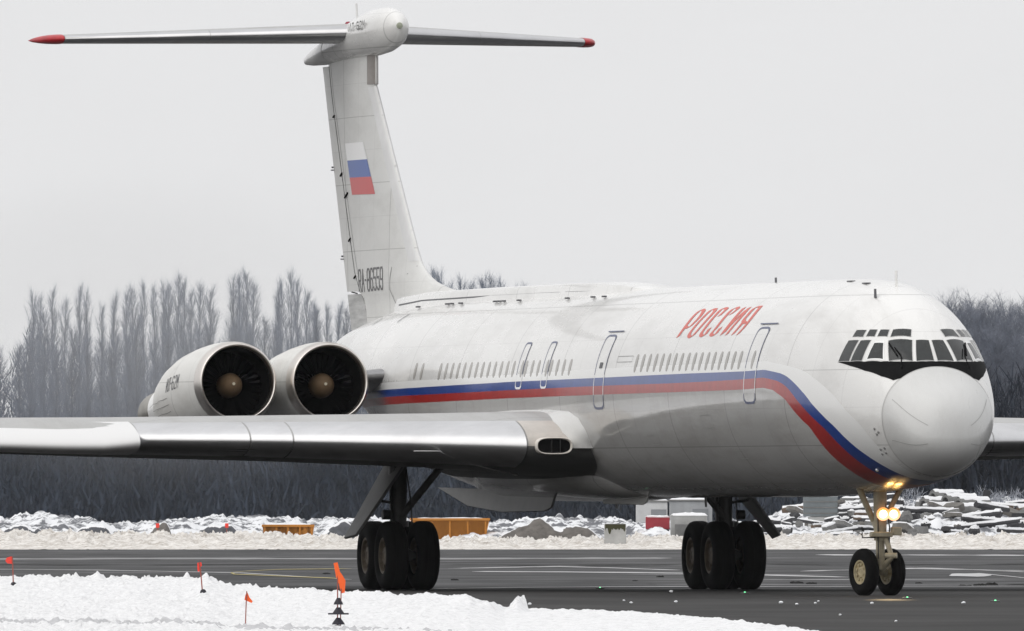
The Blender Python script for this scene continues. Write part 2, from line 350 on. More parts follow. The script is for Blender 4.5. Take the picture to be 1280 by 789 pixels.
ribbon([(555, 706), (660, 707), (850, 706.5)], 3.2, .010, 'slush_line', LINED, 'dark crumbly slush line behind the right wheels', 1.1, 12)
ribbon([(955, 706), (1060, 707), (1290, 705.5)], 3.0, .010, 'slush_line', LINED, 'dark crumbly slush line behind the nose wheel', 1.1, 13)
ribbon([(796, 731), (830, 731.5)], 1.4, .014, 'slush_patch', LINED, 'small dark slush patch behind the left wheels', .8, 14)
ribbon([(970, 724.5), (1012, 724)], 1.2, .014, 'slush_patch', LINED, 'small dark slush patch left of the nose wheel', .8, 15)
ribbon([(1255, 732), (1290, 731)], 2.5, .014, 'slush_patch', LINED, 'dark slush patch at the right edge', .8, 16)
ribbon([(540, 737), (640, 735.5), (760, 734.6), (930, 734.2), (1290, 733.8)], 1.6, .016, 'edge_line', LINEW, 'thin white edge line along the dark band', .3, 17)

# haze: an even thin air round everything
mb = MB(); mb.box((0, 1100, 17.5), (1400, 2500, 38))
hz = mb.build('haze', None, smooth=False); hz.matrix_world = SITE; hz.data.materials.clear()
hm = bpy.data.materials.new('haze_air'); hm.use_nodes = True; t = hm.node_tree; t.nodes.remove(t.nodes['Principled BSDF'])
pv = t.nodes.new('ShaderNodeVolumePrincipled'); pv.inputs['Color'].default_value = (.96, .97, 1, 1); pv.inputs['Density'].default_value = 2.5e-5
t.links.new(pv.outputs[0], t.nodes['Material Output'].inputs['Volume']); hz.data.materials.append(hm)
tag(hz, 'thin pale winter haze over the airfield', 'haze', kind='stuff')
cy.volume_max_steps = 64

# ==================================================================== AIRLINER
plane = empty('airliner', 'white four-engined jet airliner with a white, blue and red stripe and lit nose lamps', 'airliner')

# ---- fuselage surface: X forward (0 at the nose wheel), angle phi: 0 = right-hand side, 90 = top, -90 = keel
_Q = (5.154, 3.308, 6.544, 1.69, 2.737, 11.152, 7.166, .835, 10.12, 1.558, 6.456, 3.917)
def _G(t, l, p, q): return (1-max(0, min(1, 1-t/l))**p)**(1/q)
_tx = np.arange(-50, -18, .25)
def _sm(T):
    y = np.interp(_tx, [-60, -44.4, -43, -40, -36, -32, -28, -24, 99], T); k = np.ones(13)/13
    return np.convolve(np.pad(y, 6, mode='edge'), k, mode='valid')
_tw = _sm([.02, .10, .45, .95, 1.5, 1.80, 1.875, 1.875, 1.875]); _tt = _sm([5, 5.0, 5.3, 5.6, 5.9, 6.0, 6.02, 6.02, 6.02])
_tb = _sm([4.7, 4.7, 4.5, 3.9, 3.0, 2.25, 1.87, 1.87, 1.87]); _tm = _sm([4.85, 4.85, 4.9, 4.75, 4.4, 4.05, 3.917, 3.917, 3.917])
def fprof(X):
    if X < -20: return tuple(float(np.interp(X, _tx, k)) for k in (_tw, _tt, _tb, _tm))
    xt, z0, Lw, pw, qw, Lt, pt, qt, Lb, pb, qb, zm1 = _Q; t = max(0, xt-X)
    return 1.875*_G(t, Lw, pw, qw), z0+(6.02-z0)*_G(t, Lt, pt, qt), z0-(z0-1.87)*_G(t, Lb, pb, qb), z0+(zm1-z0)*min(1, t/Lw)
def fpt(X, phi):
    w, zt, zb, zm = fprof(X); c, s = math.cos(R(phi)), math.sin(R(phi))
    return Vector((X, -w*c, zm+(zt-zm if s > 0 else zm-zb)*s))
def S(X, phi, off=0.0, side=1):
    p = fpt(X, phi)
    if off:
        du = fpt(X+.02, phi)-fpt(X-.02, phi) if X < 5.1 else fpt(X, phi)-fpt(X-.02, phi)
        dv = fpt(X, phi+.5)-fpt(X, phi-.5); n = dv.cross(du)
        if n.length > 1e-9:
            n.normalize(); c = Vector((0, 0, 3.9)); 
            if n.dot(Vector((0, p.y, p.z-c.z))) < 0 and X < 4.9: n = -n
            elif X >= 4.9 and n.x < 0: n = -n
            p = p+n*off
    if side < 0: p.y = -p.y
    return p
NPH = 120
def fring(X): return [fpt(X, -90+360*k/NPH) for k in range(NPH)]
xs = list(np.arange(-44.4, -28, .6))+list(np.arange(-28, -6, 1.0))+list(np.arange(-6, 2, .25))+list(np.arange(2, 4.31, .08))
XR = 4.31
mb = MB(); mb.loft([fring(x) for x in xs if x < XR]+[fring(XR)], True, True)
fus = recalc(mb.build('fuselage', PAINT, plane, 60))
tt_ = np.linspace(0, 1, 26)
mb = MB(); 
# the radome carries the fuselage lines on without a crease and closes on a low rounded tip
_wR, _tR, _bR, _mR = fprof(XR); _wp, _tp, _bp, _mp = fprof(XR-.12)
TIPX, TIPZ = 5.27, 2.98
def bez(v0, sl, v1, bow, t):
    P = ((XR, v0), (XR+.42*bow, v0+sl*.42*bow), (TIPX, v1+(v0-v1)*.62), (TIPX, v1)); u = 1-t
    return [u**3*P[0][k]+3*u*u*t*P[1][k]+3*u*t*t*P[2][k]+t**3*P[3][k] for k in (0, 1)]
def bat(v0, sl, v1, bow, X):
    lo, hi = 0.0, 1.0
    for _ in range(40):
        m_ = (lo+hi)/2
        if bez(v0, sl, v1, bow, m_)[0] < X: lo = m_
        else: hi = m_
    return bez(v0, sl, v1, bow, lo)[1]
rr_ = []
for k in np.linspace(0, 1, 34):
    X = XR+(TIPX-XR)*math.sin(k*math.pi/2)*.9999
    w = bat(_wR, (_wR-_wp)/.12, 0, 1, X); zt = bat(_tR, (_tR-_tp)/.12, TIPZ, 1, X); zb = bat(_bR, (_bR-_bp)/.12, TIPZ, 1, X); zm = _mR+(TIPZ-_mR)*sstep(0, 1, (X-XR)/(TIPX-XR))
    zm = min(max(zm, zb+.0005), zt-.0005)
    rr_.append([Vector((X+.003, -w*math.cos(R(a)), zm+((zt-zm) if math.sin(R(a)) > 0 else (zm-zb))*math.sin(R(a)))) for a in (-90+360*q/NPH for q in range(NPH))])
mb.loft(rr_, True, True)
recalc(mb.build('radome', RADOME, plane, 80))
for j in (38, 22, 82, 98):                     # thin lightning strips on the radome
    mb = MB(); rows = []
    for k in range(3, 24):
        c = sum(rr_[k], Vector())/NPH; p = rr_[k][j]; q = rr_[k][(j+1) % NPH]; t_ = (q-p).normalized()*.006; o_ = (p-c).normalized()*.006
        rows.append([p-t_+o_, p+t_+o_])
    mb.grid(rows); recalc(mb.build('lightning_strip', mat('strip_metal_grey', (.38, .38, .37), .5), plane))
# dark joint line round the radome
def rib3(pts, w, off, name, material, parent, n_each=1):
    mb = MB(); rows = []
    for i, (X, ph) in enumerate(pts):
        a = pts[max(0, i-1)]; b_ = pts[min(len(pts)-1, i+1)]
        p = S(X, ph, off); tg = S(*b_, off)-S(*a, off); q = S(X, ph, off+.02)-p
        bn = tg.cross(q).normalized()*w/2; rows.append([p-bn, p+bn])
    mb.grid(rows); return recalc(mb.build(name, material, parent))
SEAM = mat('joint_sealant_grey', (.26, .26, .255), .5)
rib3([(XR-.03, a) for a in range(-90, 271, 4)], .007, .004, 'radome_joint', mat('pale_joint_grey', (.44, .44, .43), .5), fus)

def interp_curve(P, n):
    """Catmull-Rom through measured (X, phi) points"""
    out = []
    m_ = len(P)-1
    for k in range(n+1):
        u = k/n*m_; i = min(int(u), m_-1); f = u-i
        p0, p1, p2, p3 = (P[max(0, i-1)], P[i], P[i+1], P[min(m_, i+2)])
        out.append(tuple(.5*((2*b)+(-a+c)*f+(2*a-5*b+4*c-d)*f*f+(-a+3*b-3*c+d)*f**3) for a, b, c, d in zip(p0, p1, p2, p3)))
    return out
C_TOP = [(-38, 1), (-31.6, 6.4), (-26.1, 9.8), (-21.1, 11.6), (-14.1, 13.2), (-7.8, 14.1), (-3.1, 14.3), (-.9, 14.8), (.1, 14.9), (1.0, 14.2), (1.9, 10.5), (2.6, 5.6), (3.15, -2), (3.62, -13), (4.0, -36), (4.12, -60), (4.15, -92)]
C_BLU = [(-38, -3), (-31.6, 1.9), (-26.1, 6.0), (-21.0, 7.4), (-14.1, 8.3), (-7.8, 9.2), (-3.0, 9.6), (-.8, 10.4), (-.1, 10.1), (.4, 8.2), (.9, 5.0), (1.4, .6), (2.1, -8.6), (2.63, -18.2), (3.37, -41.6), (3.68, -63.6), (3.75, -92)]
C_RB = [(-38, -7), (-31.6, -2.5), (-26.1, 1), (-20.9, 2.9), (-14.1, 3.9), (-7.8, 4.4), (-3.0, 5.4), (-.8, 6.3), (-.3, 6.0), (.1, 4.6), (.42, 2.3), (.78, -1.2), (1.45, -9.5), (2.07, -19.1), (2.6, -37.8), (2.9, -60.9), (2.95, -92)]
C_RED = [(-38, -12), (-31.6, -7.6), (-26.1, -4), (-20.9, -1.6), (-14.1, -.8), (-7.8, -.4), (-3.0, .1), (-.9, 1.1), (-.6, .8), (-.2, -.7), (.12, -2.8), (.47, -7.3), (.9, -13), (1.31, -20.3), (1.75, -45.7), (1.84, -60), (1.84, -92)]
def by_height(C, zs):
    out = []
    for k in range(13):
        X = -38+17*k/12; z = float(np.interp(X, [-38, -31.6, -26.1, -21], zs)); w, zt, zb, zm = fprof(X); h = zt-zm if z > zm else zm-zb
        out.append((X, math.degrees(math.asin(max(-1, min(1, (z-zm)/h))))))
    return out+C[4:]
for C_, zs in ((C_TOP, (4.21, 4.256, 4.29, 4.335)), (C_BLU, (4.06, 4.105, 4.15, 4.19)), (C_RB, (3.905, 3.955, 3.99, 4.023)), (C_RED, (3.74, 3.796, 3.83, 3.862))):
    C_[:] = by_height(C_, zs)
CN = 220
cT, cB, cR, cE = (interp_curve(c, CN) for c in (C_TOP, C_BLU, C_RB, C_RED))
def band(ca, cb, off, name, material, sides=(1, -1), nv=5, parent=fus):
    mb = MB()
    for sd_ in sides:
        rows = []
        for a, b_ in zip(ca, cb):
            rows.append([S(a[0]+(b_[0]-a[0])*k/nv, a[1]+(b_[1]-a[1])*k/nv, off, sd_) for k in range(nv+1)])
        mb.grid(rows)
    return recalc(mb.build(name, material, parent, 60))
band(cT, cB, .003, 'white_stripe', WHITE); band(cB, cR, .0035, 'blue_stripe', BLUE); band(cR, cE, .004, 'red_stripe', RED)
keel = [(min(x, 1.84), -93.0) for x, _ in cE]
band(cE, keel, .0025, 'belly_panel', BELLY, nv=22)

# passenger windows, measured pitch about half a metre
def patch(poly_fn, nu, nv): return [[poly_fn(i/nu, j/nv) for j in range(nv+1)] for i in range(nu+1)]
def win_mesh(X0, parent, name='window', w=.20, p0=10.6, p1=20.8, X=0):
    mb = MB(); V = []; n = 20
    pc, ph = (p0+p1)/2, (p1-p0)/2
    c = S(X0, pc, .005); pts = []
    for k in range(n):
        t = 2*math.pi*k/n; cx = math.copysign(abs(math.cos(t))**.75, math.cos(t)); sy = math.copysign(abs(math.sin(t))**.75, math.sin(t))
        pts.append((cx, sy))
    rings = [[S(X0+w/2*cx*r, pc+ph*sy*r, .005+(.002 if r < .9 else 0)) for cx, sy in pts] for r in (.3, .7, 1.0)]
    mb.loft(rings, True, False)
    return recalc(mb.build(name, WINDOW, parent, 60))
w0 = win_mesh(-11.34, fus)
for k in range(1, 18):
    if abs(-11.34+.499*k+2.85) < .18: continue
    o = w0.copy(); col.objects.link(o); o.parent = fus; o.location.x = .499*k
w1 = win_mesh(-27.43, fus, p0=9.4, p1=19.2)
for X in [-27.43+.516*k for k in range(1, 22)]:
    o = w1.copy(); col.objects.link(o); o.parent = fus; o.location.x = X+27.43
for X in (-29.65, -29.04): win_mesh(X, fus, p0=9, p1=19)

# doors: outline strokes of paint round a closed door
def door(X0, X1, p0, p1, lw=.045, step=0, handle=True, white=False):
    mb = MB(); cx, cp = (X0+X1)/2, (p0+p1)/2; hw, hp = (X1-X0)/2, (p1-p0)/2
    rc = []
    for (qx, qy, a0) in ((1, 1, 0), (-1, 1, 90), (-1, -1, 180), (1, -1, 270)):
        rc += [(qx*.45+.55*math.cos(R(a0+15*i)), qy*.86+.14*math.sin(R(a0+15*i))) for i in range(7)]
        e0 = (qx*.45+.55*math.cos(R(a0+90)), qy*.86+.14*math.sin(R(a0+90)))
        e1 = {0: (-.45, 1), 90: (-1, -.86), 180: (.45, -1), 270: (1, .86)}[a0]
        rc += [(e0[0]+(e1[0]-e0[0])*i/16, e0[1]+(e1[1]-e0[1])*i/16) for i in range(1, 16)]
    pl = MB(); pl.loft([[S(cx+hw*x*r, cp+hp*y*r, .0062) for x, y in rc] for r in (.2, .6, .96)], True, False)
    d = recalc(pl.build('door', PAINT if not white else PAINT, fus, 60))
    up = [(x, y) for x, y in rc]
    rows = [[S(cx+(hw-lw)*x, cp+(hp-lw*28)*y, .0085), S(cx+hw*x, cp+hp*y, .0085)] for x, y in rc]
    mb.grid(rows, close_u=True)
    lower = cp-hp*.12
    for f in mb.f:
        z = sum(mb.v[i][2] for i in f)/4; mb.m[mb.f.index(f)] = 0
    zs = [np.mean([mb.v[i][2] for i in f]) for f in mb.f]
    zr = S(cx, 10.5).z, S(cx, -2).z
    mb.m = [1 if zr[1] < z < zr[0] else 0 for z in zs]
    recalc(mb.build('door_outline', [OUTL, OUTW], fus, 60))
    if step:
        sb = MB(); sb.grid([[S(X, p1+1.6, .006), S(X, p1+1.6, .022), S(X, p1+2.2, .022), S(X, p1+2.2, .006)] for X in (X0-.05+.0*step, X1+.35*step)])
        recalc(sb.build('rain_gutter', OUTL, fus))
    if handle:
        hb = MB(); hb.grid([[S(cx+a*.11, cp+3+b*1.6, .014) for b in (-1, 1)] for a in (-1, 1)]); recalc(hb.build('door_handle', TEXT, fus))
door(-2.83, -1.95, -7.8, 34.6, step=1, handle=False)
door(-14.47, -13.66, -9.0, 33.2, step=1)
for X in (-20.85, -18.78):
    door(X, X+.50, 3.2, 30.2, lw=.04, handle=False)
# stripes seen through the doors: the livery runs across them
def crop(c, X0, X1): return [p for p in interp_curve(c, 1200) if X0 <= p[0] <= X1]
for (X0, X1, lo) in ((-2.83, -1.95, -7.8), (-14.47, -13.66, -9.0), (-20.85, -20.35, 3.2), (-18.78, -18.28, 3.2)):
    a, b_, c, d, e_ = ([(X0+(X1-X0)*k/4, float(np.interp(X0+(X1-X0)*k/4, [p[0] for p in cc[:165]], [p[1] for p in cc[:165]]))) for k in range(5)] for cc in (cT, cB, cR, cE, keel))
    if lo > 0:
        c = [(x, max(v, lo)) for x, v in c]; d = None
    band(a, b_, .0070, 'white_stripe', WHITE, (1,), 2); band(b_, c, .0072, 'blue_stripe', BLUE, (1,), 2)
    if d:
        band(c, d, .0072, 'red_stripe', RED, (1,), 2); band(d, [(x, lo+.6) for x, v in d], .0070, 'belly_panel', BELLY, (1,), 3)
# windows of the doors
for X, p0, p1 in ((-2.36, 10.6, 20.8), (-20.5, 9.6, 19.4), (-18.45, 9.6, 19.4)):
    mb = MB(); n = 18; pc, ph = (p0+p1)/2, (p1-p0)/2
    mb.loft([[S(X+.1*math.cos(2*math.pi*k/n)*r, pc+ph*math.sin(2*math.pi*k/n)*r, .0095) for k in range(n)] for r in (.3, .7, 1.0)], True, False)
    recalc(mb.build('window', WINDOW, fus, 60))

# cockpit glazing (right-hand half measured, left-hand half mirrored about the centre line)
PANES = [
 [(2.462, 38.0), (2.783, 41.85), (2.822, 27.98), (2.431, 24.83)], [(2.851, 42.49), (3.114, 47.36), (3.228, 32.94), (2.878, 28.5)],
 [(3.255, 47.93), (3.435, 53.0), (3.715, 45.22), (3.359, 36.3)], [(3.479, 57.42), (3.729, 74.71), (4.123, 67.69), (3.859, 48.52)],
 [(3.752, 78.02), (3.791, 88.65), (4.195, 88.08), (4.151, 71.4)], [(2.496, 45.99), (2.777, 50.0), (2.827, 45.29), (2.515, 41.35)],
 [(2.855, 51.79), (3.029, 55.6), (3.117, 51.12), (2.91, 47.03)], [(3.097, 57.37), (3.247, 62.45), (3.362, 58.43), (3.178, 52.66)],
 [(3.304, 65.12), (3.481, 77.82), (3.642, 75.02), (3.426, 60.47)]]
FRAME = mat('cockpit_frame_paint', (.62, .62, .61), .4)
for q in PANES:
    for sd_ in (1, -1):
        P = [S(X, a, .004, sd_) for X, a in q]
        def fn(u, v): return (P[0]*(1-u)+P[1]*u)*(1-v)+(P[3]*(1-u)+P[2]*u)*v
        nrm = (P[1]-P[0]).cross(P[3]-P[0]).normalized()
        if nrm.x*0.6+nrm.y*(-sd_)*.5 < 0: nrm = -nrm
        def fs(u, v, off):
            a = (q[0][0]*(1-u)+q[1][0]*u)*(1-v)+(q[3][0]*(1-u)+q[2][0]*u)*v
            b_ = (q[0][1]*(1-u)+q[1][1]*u)*(1-v)+(q[3][1]*(1-u)+q[2][1]*u)*v
            return S(a, b_, off, sd_)
        mb = MB(); mb.grid([[fs(i/4, j/4, .0075) for j in range(5)] for i in range(5)])
        pane = recalc(mb.build('cockpit_window', GLASS, fus, 60))
        edge = [(i/6, 0) for i in range(6)]+[(1, i/6) for i in range(6)]+[(1-i/6, 1) for i in range(6)]+[(0, 1-i/6) for i in range(6)]
        mb = MB(); g = .035 if q is not PANES[2] else .12
        rows = [[fs(.5+(u-.5)*1.01, .5+(v-.5)*1.01, .0085), fs(.5+(u-.5)*(1+g), .5+(v-.5)*(1+g), .011), fs(.5+(u-.5)*(1+g*1.8), .5+(v-.5)*(1+g*1.8), .004)] for u, v in edge]
        mb.grid(rows, close_u=True)
        recalc(mb.build('window_frame', FRAME if q is not PANES[2] else WHITE, fus, 40))
MASK = [
 [(2.436, 24.73), (2.436, 24.65), (2.441, 24.57), (2.441, 24.5), (2.441, 24.43)], [(2.887, 28.19), (2.902, 27.61), (2.916, 27.03), (2.93, 26.44), (2.945, 25.86)],
 [(3.333, 33.76), (3.367, 32.53), (3.395, 31.28), (3.428, 30.02), (3.457, 28.73)], [(3.72, 42.67), (3.778, 40.72), (3.835, 38.69), (3.887, 36.56), (3.94, 34.33)],
 [(3.93, 51.23), (4.006, 48.88), (4.083, 46.39), (4.149, 43.66), (4.221, 40.76)], [(4.041, 58.07), (4.127, 55.57), (4.2, 52.89), (4.26, 50.5), (4.29, 48.3)],
 [(4.11, 64.72), (4.16, 63.3), (4.20, 62.2), (4.25, 61.2), (4.292, 60.2)], [(4.166, 72.12), (4.2, 71.4), (4.23, 70.8), (4.26, 70.1), (4.293, 69.4)],
 [(4.197, 79.87), (4.22, 79.5), (4.245, 79.1), (4.27, 78.8), (4.295, 78.5)], [(4.212, 90), (4.23, 90), (4.25, 90), (4.27, 90), (4.297, 90)]]
mb = MB()
def mfine(sd_):
    rows = []
    for i in range(len(MASK)-1):
        for k in range(4):
            f = k/4; rows.append([S(a[0]*(1-f)+b_[0]*f, a[1]*(1-f)+b_[1]*f, .0058, sd_) for a, b_ in zip(MASK[i], MASK[i+1])])
    rows.append([S(a[0], a[1], .0058, sd_) for a in MASK[-1]]); return rows
mb.grid(mfine(1)); mb.grid(mfine(-1))
recalc(mb.build('anti_glare_panel', BLACK, fus, 60))
# wipers
for sd_ in (1, -1):
    mb = MB(); mb.tube([S(4.16, 55, .03, sd_), S(3.95, 60, .05, sd_), S(3.72, 58.5, .035, sd_)], .012, 6); mb.tube([S(3.9, 57, .03, sd_), S(3.55, 56.5, .03, sd_)], .016, 6)
    recalc(mb.build('wiper', BLACK, fus))

# access hatches, probes and ports
def hatch(X0, X1, p0, p1, lw, off=.0066):
    mb = MB(); q = [(X0, p0), (X1, p0), (X1, p1), (X0, p1)]; kx = lw; kp = lw*28
    o_ = []; i_ = []
    for (a, b_), (c, d) in zip(q, q[1:]+q[:1]):
        for k in range(8):
            u = a+(c-a)*k/8; v = b_+(d-b_)*k/8; o_.append((u, v)); i_.append(((X0+X1)/2+(u-(X0+X1)/2)*(1-2*kx/(X1-X0)), (p0+p1)/2+(v-(p0+p1)/2)*(1-2*kp/(p1-p0))))
    mb.grid([[S(*a, off), S(*b_, off)] for a, b_ in zip(o_, i_)], close_u=True); recalc(mb.build('access_hatch', SEAM, fus))
for h_ in ((-6.3, -5.5, -21, -13, .012), (-10.8, -10.2, -30, -24, .012), (-4.6, -4.1, -40, -34, .014), (-12.9, -11.7, 16.5, 20, .010)): hatch(*h_)
for X, a in ((4.02, -13), (4.12, -16), (4.05, -18), (3.95, -33), (4.05, -37), (3.9, -38), (4.1, -32)):
    mb = MB(); c = S(X, a, .0); n = (S(X, a, .05)-c).normalized(); mb.lathe([(0, .028), (.012, .026), (.018, .012), (.018, 0)], c, n, 10); recalc(mb.build('static_port', SEAM, fus))
mb = MB(); c = S(3.1, -54, 0); n = (S(3.1, -54, .05)-c).normalized(); mb.lathe([(0, .035), (.02, .032), (.035, .015), (.036, 0)], c, n, 12); recalc(mb.build('side_lens', WHITE, fus))

# lettering ---------------------------------------------------------------
def strokes(polys, fn, pen, material, name, parent, sub=5):
    """calligraphic strokes: a pen of fixed slant drawn along polylines in surface coordinates"""
    mb = MB()
    for pl in polys:
        c = interp_curve([tuple(p) for p in pl], (len(pl)-1)*sub) if len(pl) > 2 else [tuple(pl[0][k]+(pl[1][k]-pl[0][k])*i/sub for k in (0, 1)) for i in range(sub+1)]
        mb.grid([[fn(u-pen[0], v-pen[1]), fn(u+pen[0], v+pen[1])] for u, v in c])
    return mb.build(name, material, parent, 60)
TSTR = [
 [[(-8.8, 30.2), (-8.68, 37.3), (-8.62, 44.9), (-8.5, 48.7), (-8.23, 48.1), (-8.11, 44.0), (-8.18, 39.7), (-8.37, 36.1), (-8.67, 36.6)]],
 [[(-7.44, 48.9), (-7.68, 48.4), (-7.79, 42.8), (-7.93, 36.4), (-8.01, 31.7), (-7.82, 29.9), (-7.64, 31.3), (-7.41, 38.1), (-7.3, 45.4), (-7.37, 48.6), (-7.46, 48.9)]],
 [[(-6.62, 43.4), (-6.53, 47.6), (-6.58, 49.1), (-6.9, 48.9), (-6.96, 43.2), (-7.04, 36.2), (-7.11, 32.0), (-6.97, 30.4), (-6.76, 31.0), (-6.68, 35.1)]],
 [[(-5.83, 44.1), (-5.67, 47.9), (-5.78, 49.5), (-6.04, 48.1), (-6.11, 41.5), (-6.19, 35.3), (-6.32, 31.8), (-6.18, 30.5), (-5.97, 31.1), (-5.86, 35.2)]],
 [[(-5.23, 49.1), (-5.31, 38.7), (-5.49, 30.7)], [(-5.38, 31.8), (-5.1, 40.5), (-4.88, 47.8)], [(-4.83, 49.1), (-4.85, 40.1), (-5.1, 30.6)]],
 [[(-4.01, 49.5), (-3.97, 41.4), (-4.05, 35.2), (-4.25, 30.5)], [(-4.01, 49.5), (-4.39, 48.7), (-4.44, 43.6), (-4.44, 39.3), (-4.13, 37.6)], [(-4.39, 38.7), (-4.47, 35.0), (-4.63, 30.6)]]]
for let in TSTR:
    recalc(strokes(let, lambda u, v: S(u, v, .005), (.10, .7), TITLE, 'title_letter', fus, 8))
GL = {'0': [[(0, .15), (0, .85), (.2, 1), (.8, 1), (1, .85), (1, .15), (.8, 0), (.2, 0), (0, .15)]],
      '8': [[(.15, .5), (0, .62), (0, .88), (.2, 1), (.8, 1), (1, .88), (1, .62), (.85, .5), (.15, .5), (0, .38), (0, .12), (.2, 0), (.8, 0), (1, .12), (1, .38), (.85, .5)]],
      '6': [[(1, .86), (.8, 1), (.2, 1), (0, .85), (0, .15), (.2, 0), (.8, 0), (1, .15), (1, .4), (.8, .54), (.1, .54)]],
      '5': [[(1, 1), (0, 1), (0, .56), (.8, .58), (1, .45), (1, .14), (.8, 0), (.2, 0), (0, .12)]],
      '9': [[(0, .14), (.2, 0), (.8, 0), (1, .15), (1, .85), (.8, 1), (.2, 1), (0, .85), (0, .6), (.2, .46), (.9, .46)]],
      '2': [[(0, .82), (.2, 1), (.8, 1), (1, .85), (1, .6), (0, 0), (1, 0)]],
      '-': [[(.15, .5), (.85, .5)]], 'R': [[(0, 0), (0, 1), (.8, 1), (1, .85), (1, .62), (.8, .5), (0, .5)], [(.5, .5), (1, 0)]],
      'A': [[(0, 0), (.5, 1), (1, 0)], [(.2, .35), (.8, .35)]], 'И': [[(0, 1), (0, 0), (1, 1), (1, 0)]], 'Л': [[(0, 0), (.2, .1), (.35, 1), (1, 1), (1, 0)]],
      'М': [[(0, 0), (0, 1), (.5, .4), (1, 1), (1, 0)]]}
def text(s, fn, h, w, gap, lw, material, name, parent, slant=0.0, aspect=1.0):
    """s along +u, upright along +v; lw = stroke width in metres"""
    u0 = 0
    for ch in s:
        ww = w*(.6 if ch == '-' else 1); mb = MB()
        for pl in GL[ch]:
            for (a, b_), (c, d) in zip(pl, pl[1:]):
                A = Vector((u0+a*ww, b_*h)); B = Vector((u0+c*ww, d*h)); t = (B-A).normalized(); n = Vector((-t.y, t.x))
                hw = Vector((n.x*lw*aspect, n.y*lw))/2; A -= Vector((t.x*lw*aspect, t.y*lw))*.4; B += Vector((t.x*lw*aspect, t.y*lw))*.4
                mb.grid([[fn(*(A+(B-A)*k/2-hw)), fn(*(A+(B-A)*k/2+hw))] for k in range(3)])
        mb.build(name, material, parent, 60); u0 += ww+gap

# ---- spine fairing on the roof
mb = MB(); rows = []
for X, hw, zt in [(-38.5, .10, 5.90), (-36.6, .50, 6.07), (-34, .56, 6.15), (-28, .58, 6.175), (-22, .58, 6.18), (-19.5, .56, 6.17), (-17.6, .48, 6.11), (-16.6, .3, 6.03), (-16.2, .1, 5.99)]:
    zb = S(X, 90).z-.16
    rows.append([Vector((X, y, z)) for y, z in ((-hw-.05, zb), (-hw, zt-.09), (-hw*.93, zt-.03), (-hw*.6, zt), (0, zt+.01), (hw*.6, zt), (hw*.93, zt-.03), (hw, zt-.09), (hw+.05, zb))])
mb.grid(rows); spine = recalc(mb.build('spine_fairing', PAINT, fus, 30))
mb = MB()
rows = []
for k in range(31):
    X = -36.3+k*.56; hw = float(np.interp(X, [-38.5, -36.6, -34, -28, -22, -19.5], [.10, .5, .56, .58, .58, .56]))
    zt = float(np.interp(X, [-36.6, -34, -28, -22, -19.5], [6.02, 6.10, 6.125, 6.13, 6.12])); rows.append([(X, -hw-.018, zt-.12), (X, -hw-.022, zt-.15)])
mb.grid(rows); recalc(mb.build('fairing_joint', TEXT, fus))
for X in (-33.9, -31.1, -30.7, -29.9, -26.9, -26.6, -26.2, -24.9, -20.9, -18.8, -17.9):
    mb = MB(); c = S(X, 66, .0); mb.box(c+Vector((0, -.02, .03)), (.15, .08, .035)); recalc(bevel(mb.build('roof_vent', TEXT, fus), .012))
for X in (-36.9, -33.9):
    rib3([(X-.12, 48), (X-.02, 52), (X+.12, 57)], .06, .012, 'scoop_vent', TEXT, fus)
# antennas, roof lights
def blade(X, y, z, h, c, name, material=PAINT, lean=.12, par=fus):
    mb = MB(); mb.loft([[Vector((X-lean*h*f+c*(1-.5*f)*a, y+.02*b_, z+h*f)) for a, b_ in ((.5, 0), (.2, 1), (-.3, .8), (-.5, 0), (-.3, -.8), (.2, -1))] for f in (0, .5, 1)], False, True)
    return recalc(mb.build(name, material, par))
blade(1.4, 0, 5.80, .34, .2, 'blade_antenna'); blade(1.9, -.55, 5.62, .17, .16, 'blade_antenna', TEXT); blade(-7.5, 0, 6.0, .12, .12, 'blade_antenna', TEXT)
for X in (-.6, .5):
    mb = MB(); mb.box((X, -.35, S(X, 79).z+.0), (.3, .10, .03)); recalc(bevel(mb.build('roof_fitting', TEXT, fus), .01))
blade(-20, 0, 1.9, -.25, .3, 'belly_antenna', DOORG); blade(-12.9, 0, 1.9, -.22, .14, 'belly_antenna', DARKM)

# ---- wings
def naca(x): return 5*(.2969*math.sqrt(x)-.126*x-.3516*x*x+.2843*x**3-.1036*x**4)
WY = [1.0, 1.9, 2.5, 2.75, 3.0, 4, 7, 9.7, 13, 17, 20.6, 21.6]
def wing_geo(y):
    le = min(-15.2-.72*(y-1.9), -15.74-.05*y); te = float(np.interp(y, [0, 1.9, 21.6], [-25.0, -25.3, -32.4]))
    zm = float(np.interp(y, [0, 1.9, 4, 7.5, 12, 21.6], [2.83, 2.85, 2.93, 3.0, 3.04, 3.45]))
    th = float(np.interp(y, [0, 1.9, 4, 7.5, 12, 21.6], [1.30, 1.26, 1.05, .86, .70, .34]))
    return le, te, zm, th
def wing_ring(y, side, a, b_, n=16, ext=0.0, drop=0.0):
    """airfoil points from x/c = b_ on top round the nose to b_ below (a is the nose, 0)"""
    le, te, zm, th = wing_geo(y); c = le-te; out = []
    X = [b_*(1-math.cos(math.pi*k/(2*n))) for k in range(n, -1, -1)]
    for sgn in (1, -1):
        for x in (X if sgn > 0 else X[::-1][1:]):
            e_ = ext*max(0, 1-x/.10) if ext else 0
            d_ = drop*max(0, 1-x/.12)**1.5
            zc = .20*th*4*x*(1-x)*.5
            out.append(Vector((le-x*c+e_, side*y, zm+zc+sgn*th*naca(x)-.10*th*(1 if sgn < 0 else 0)*x-d_)))
    return out
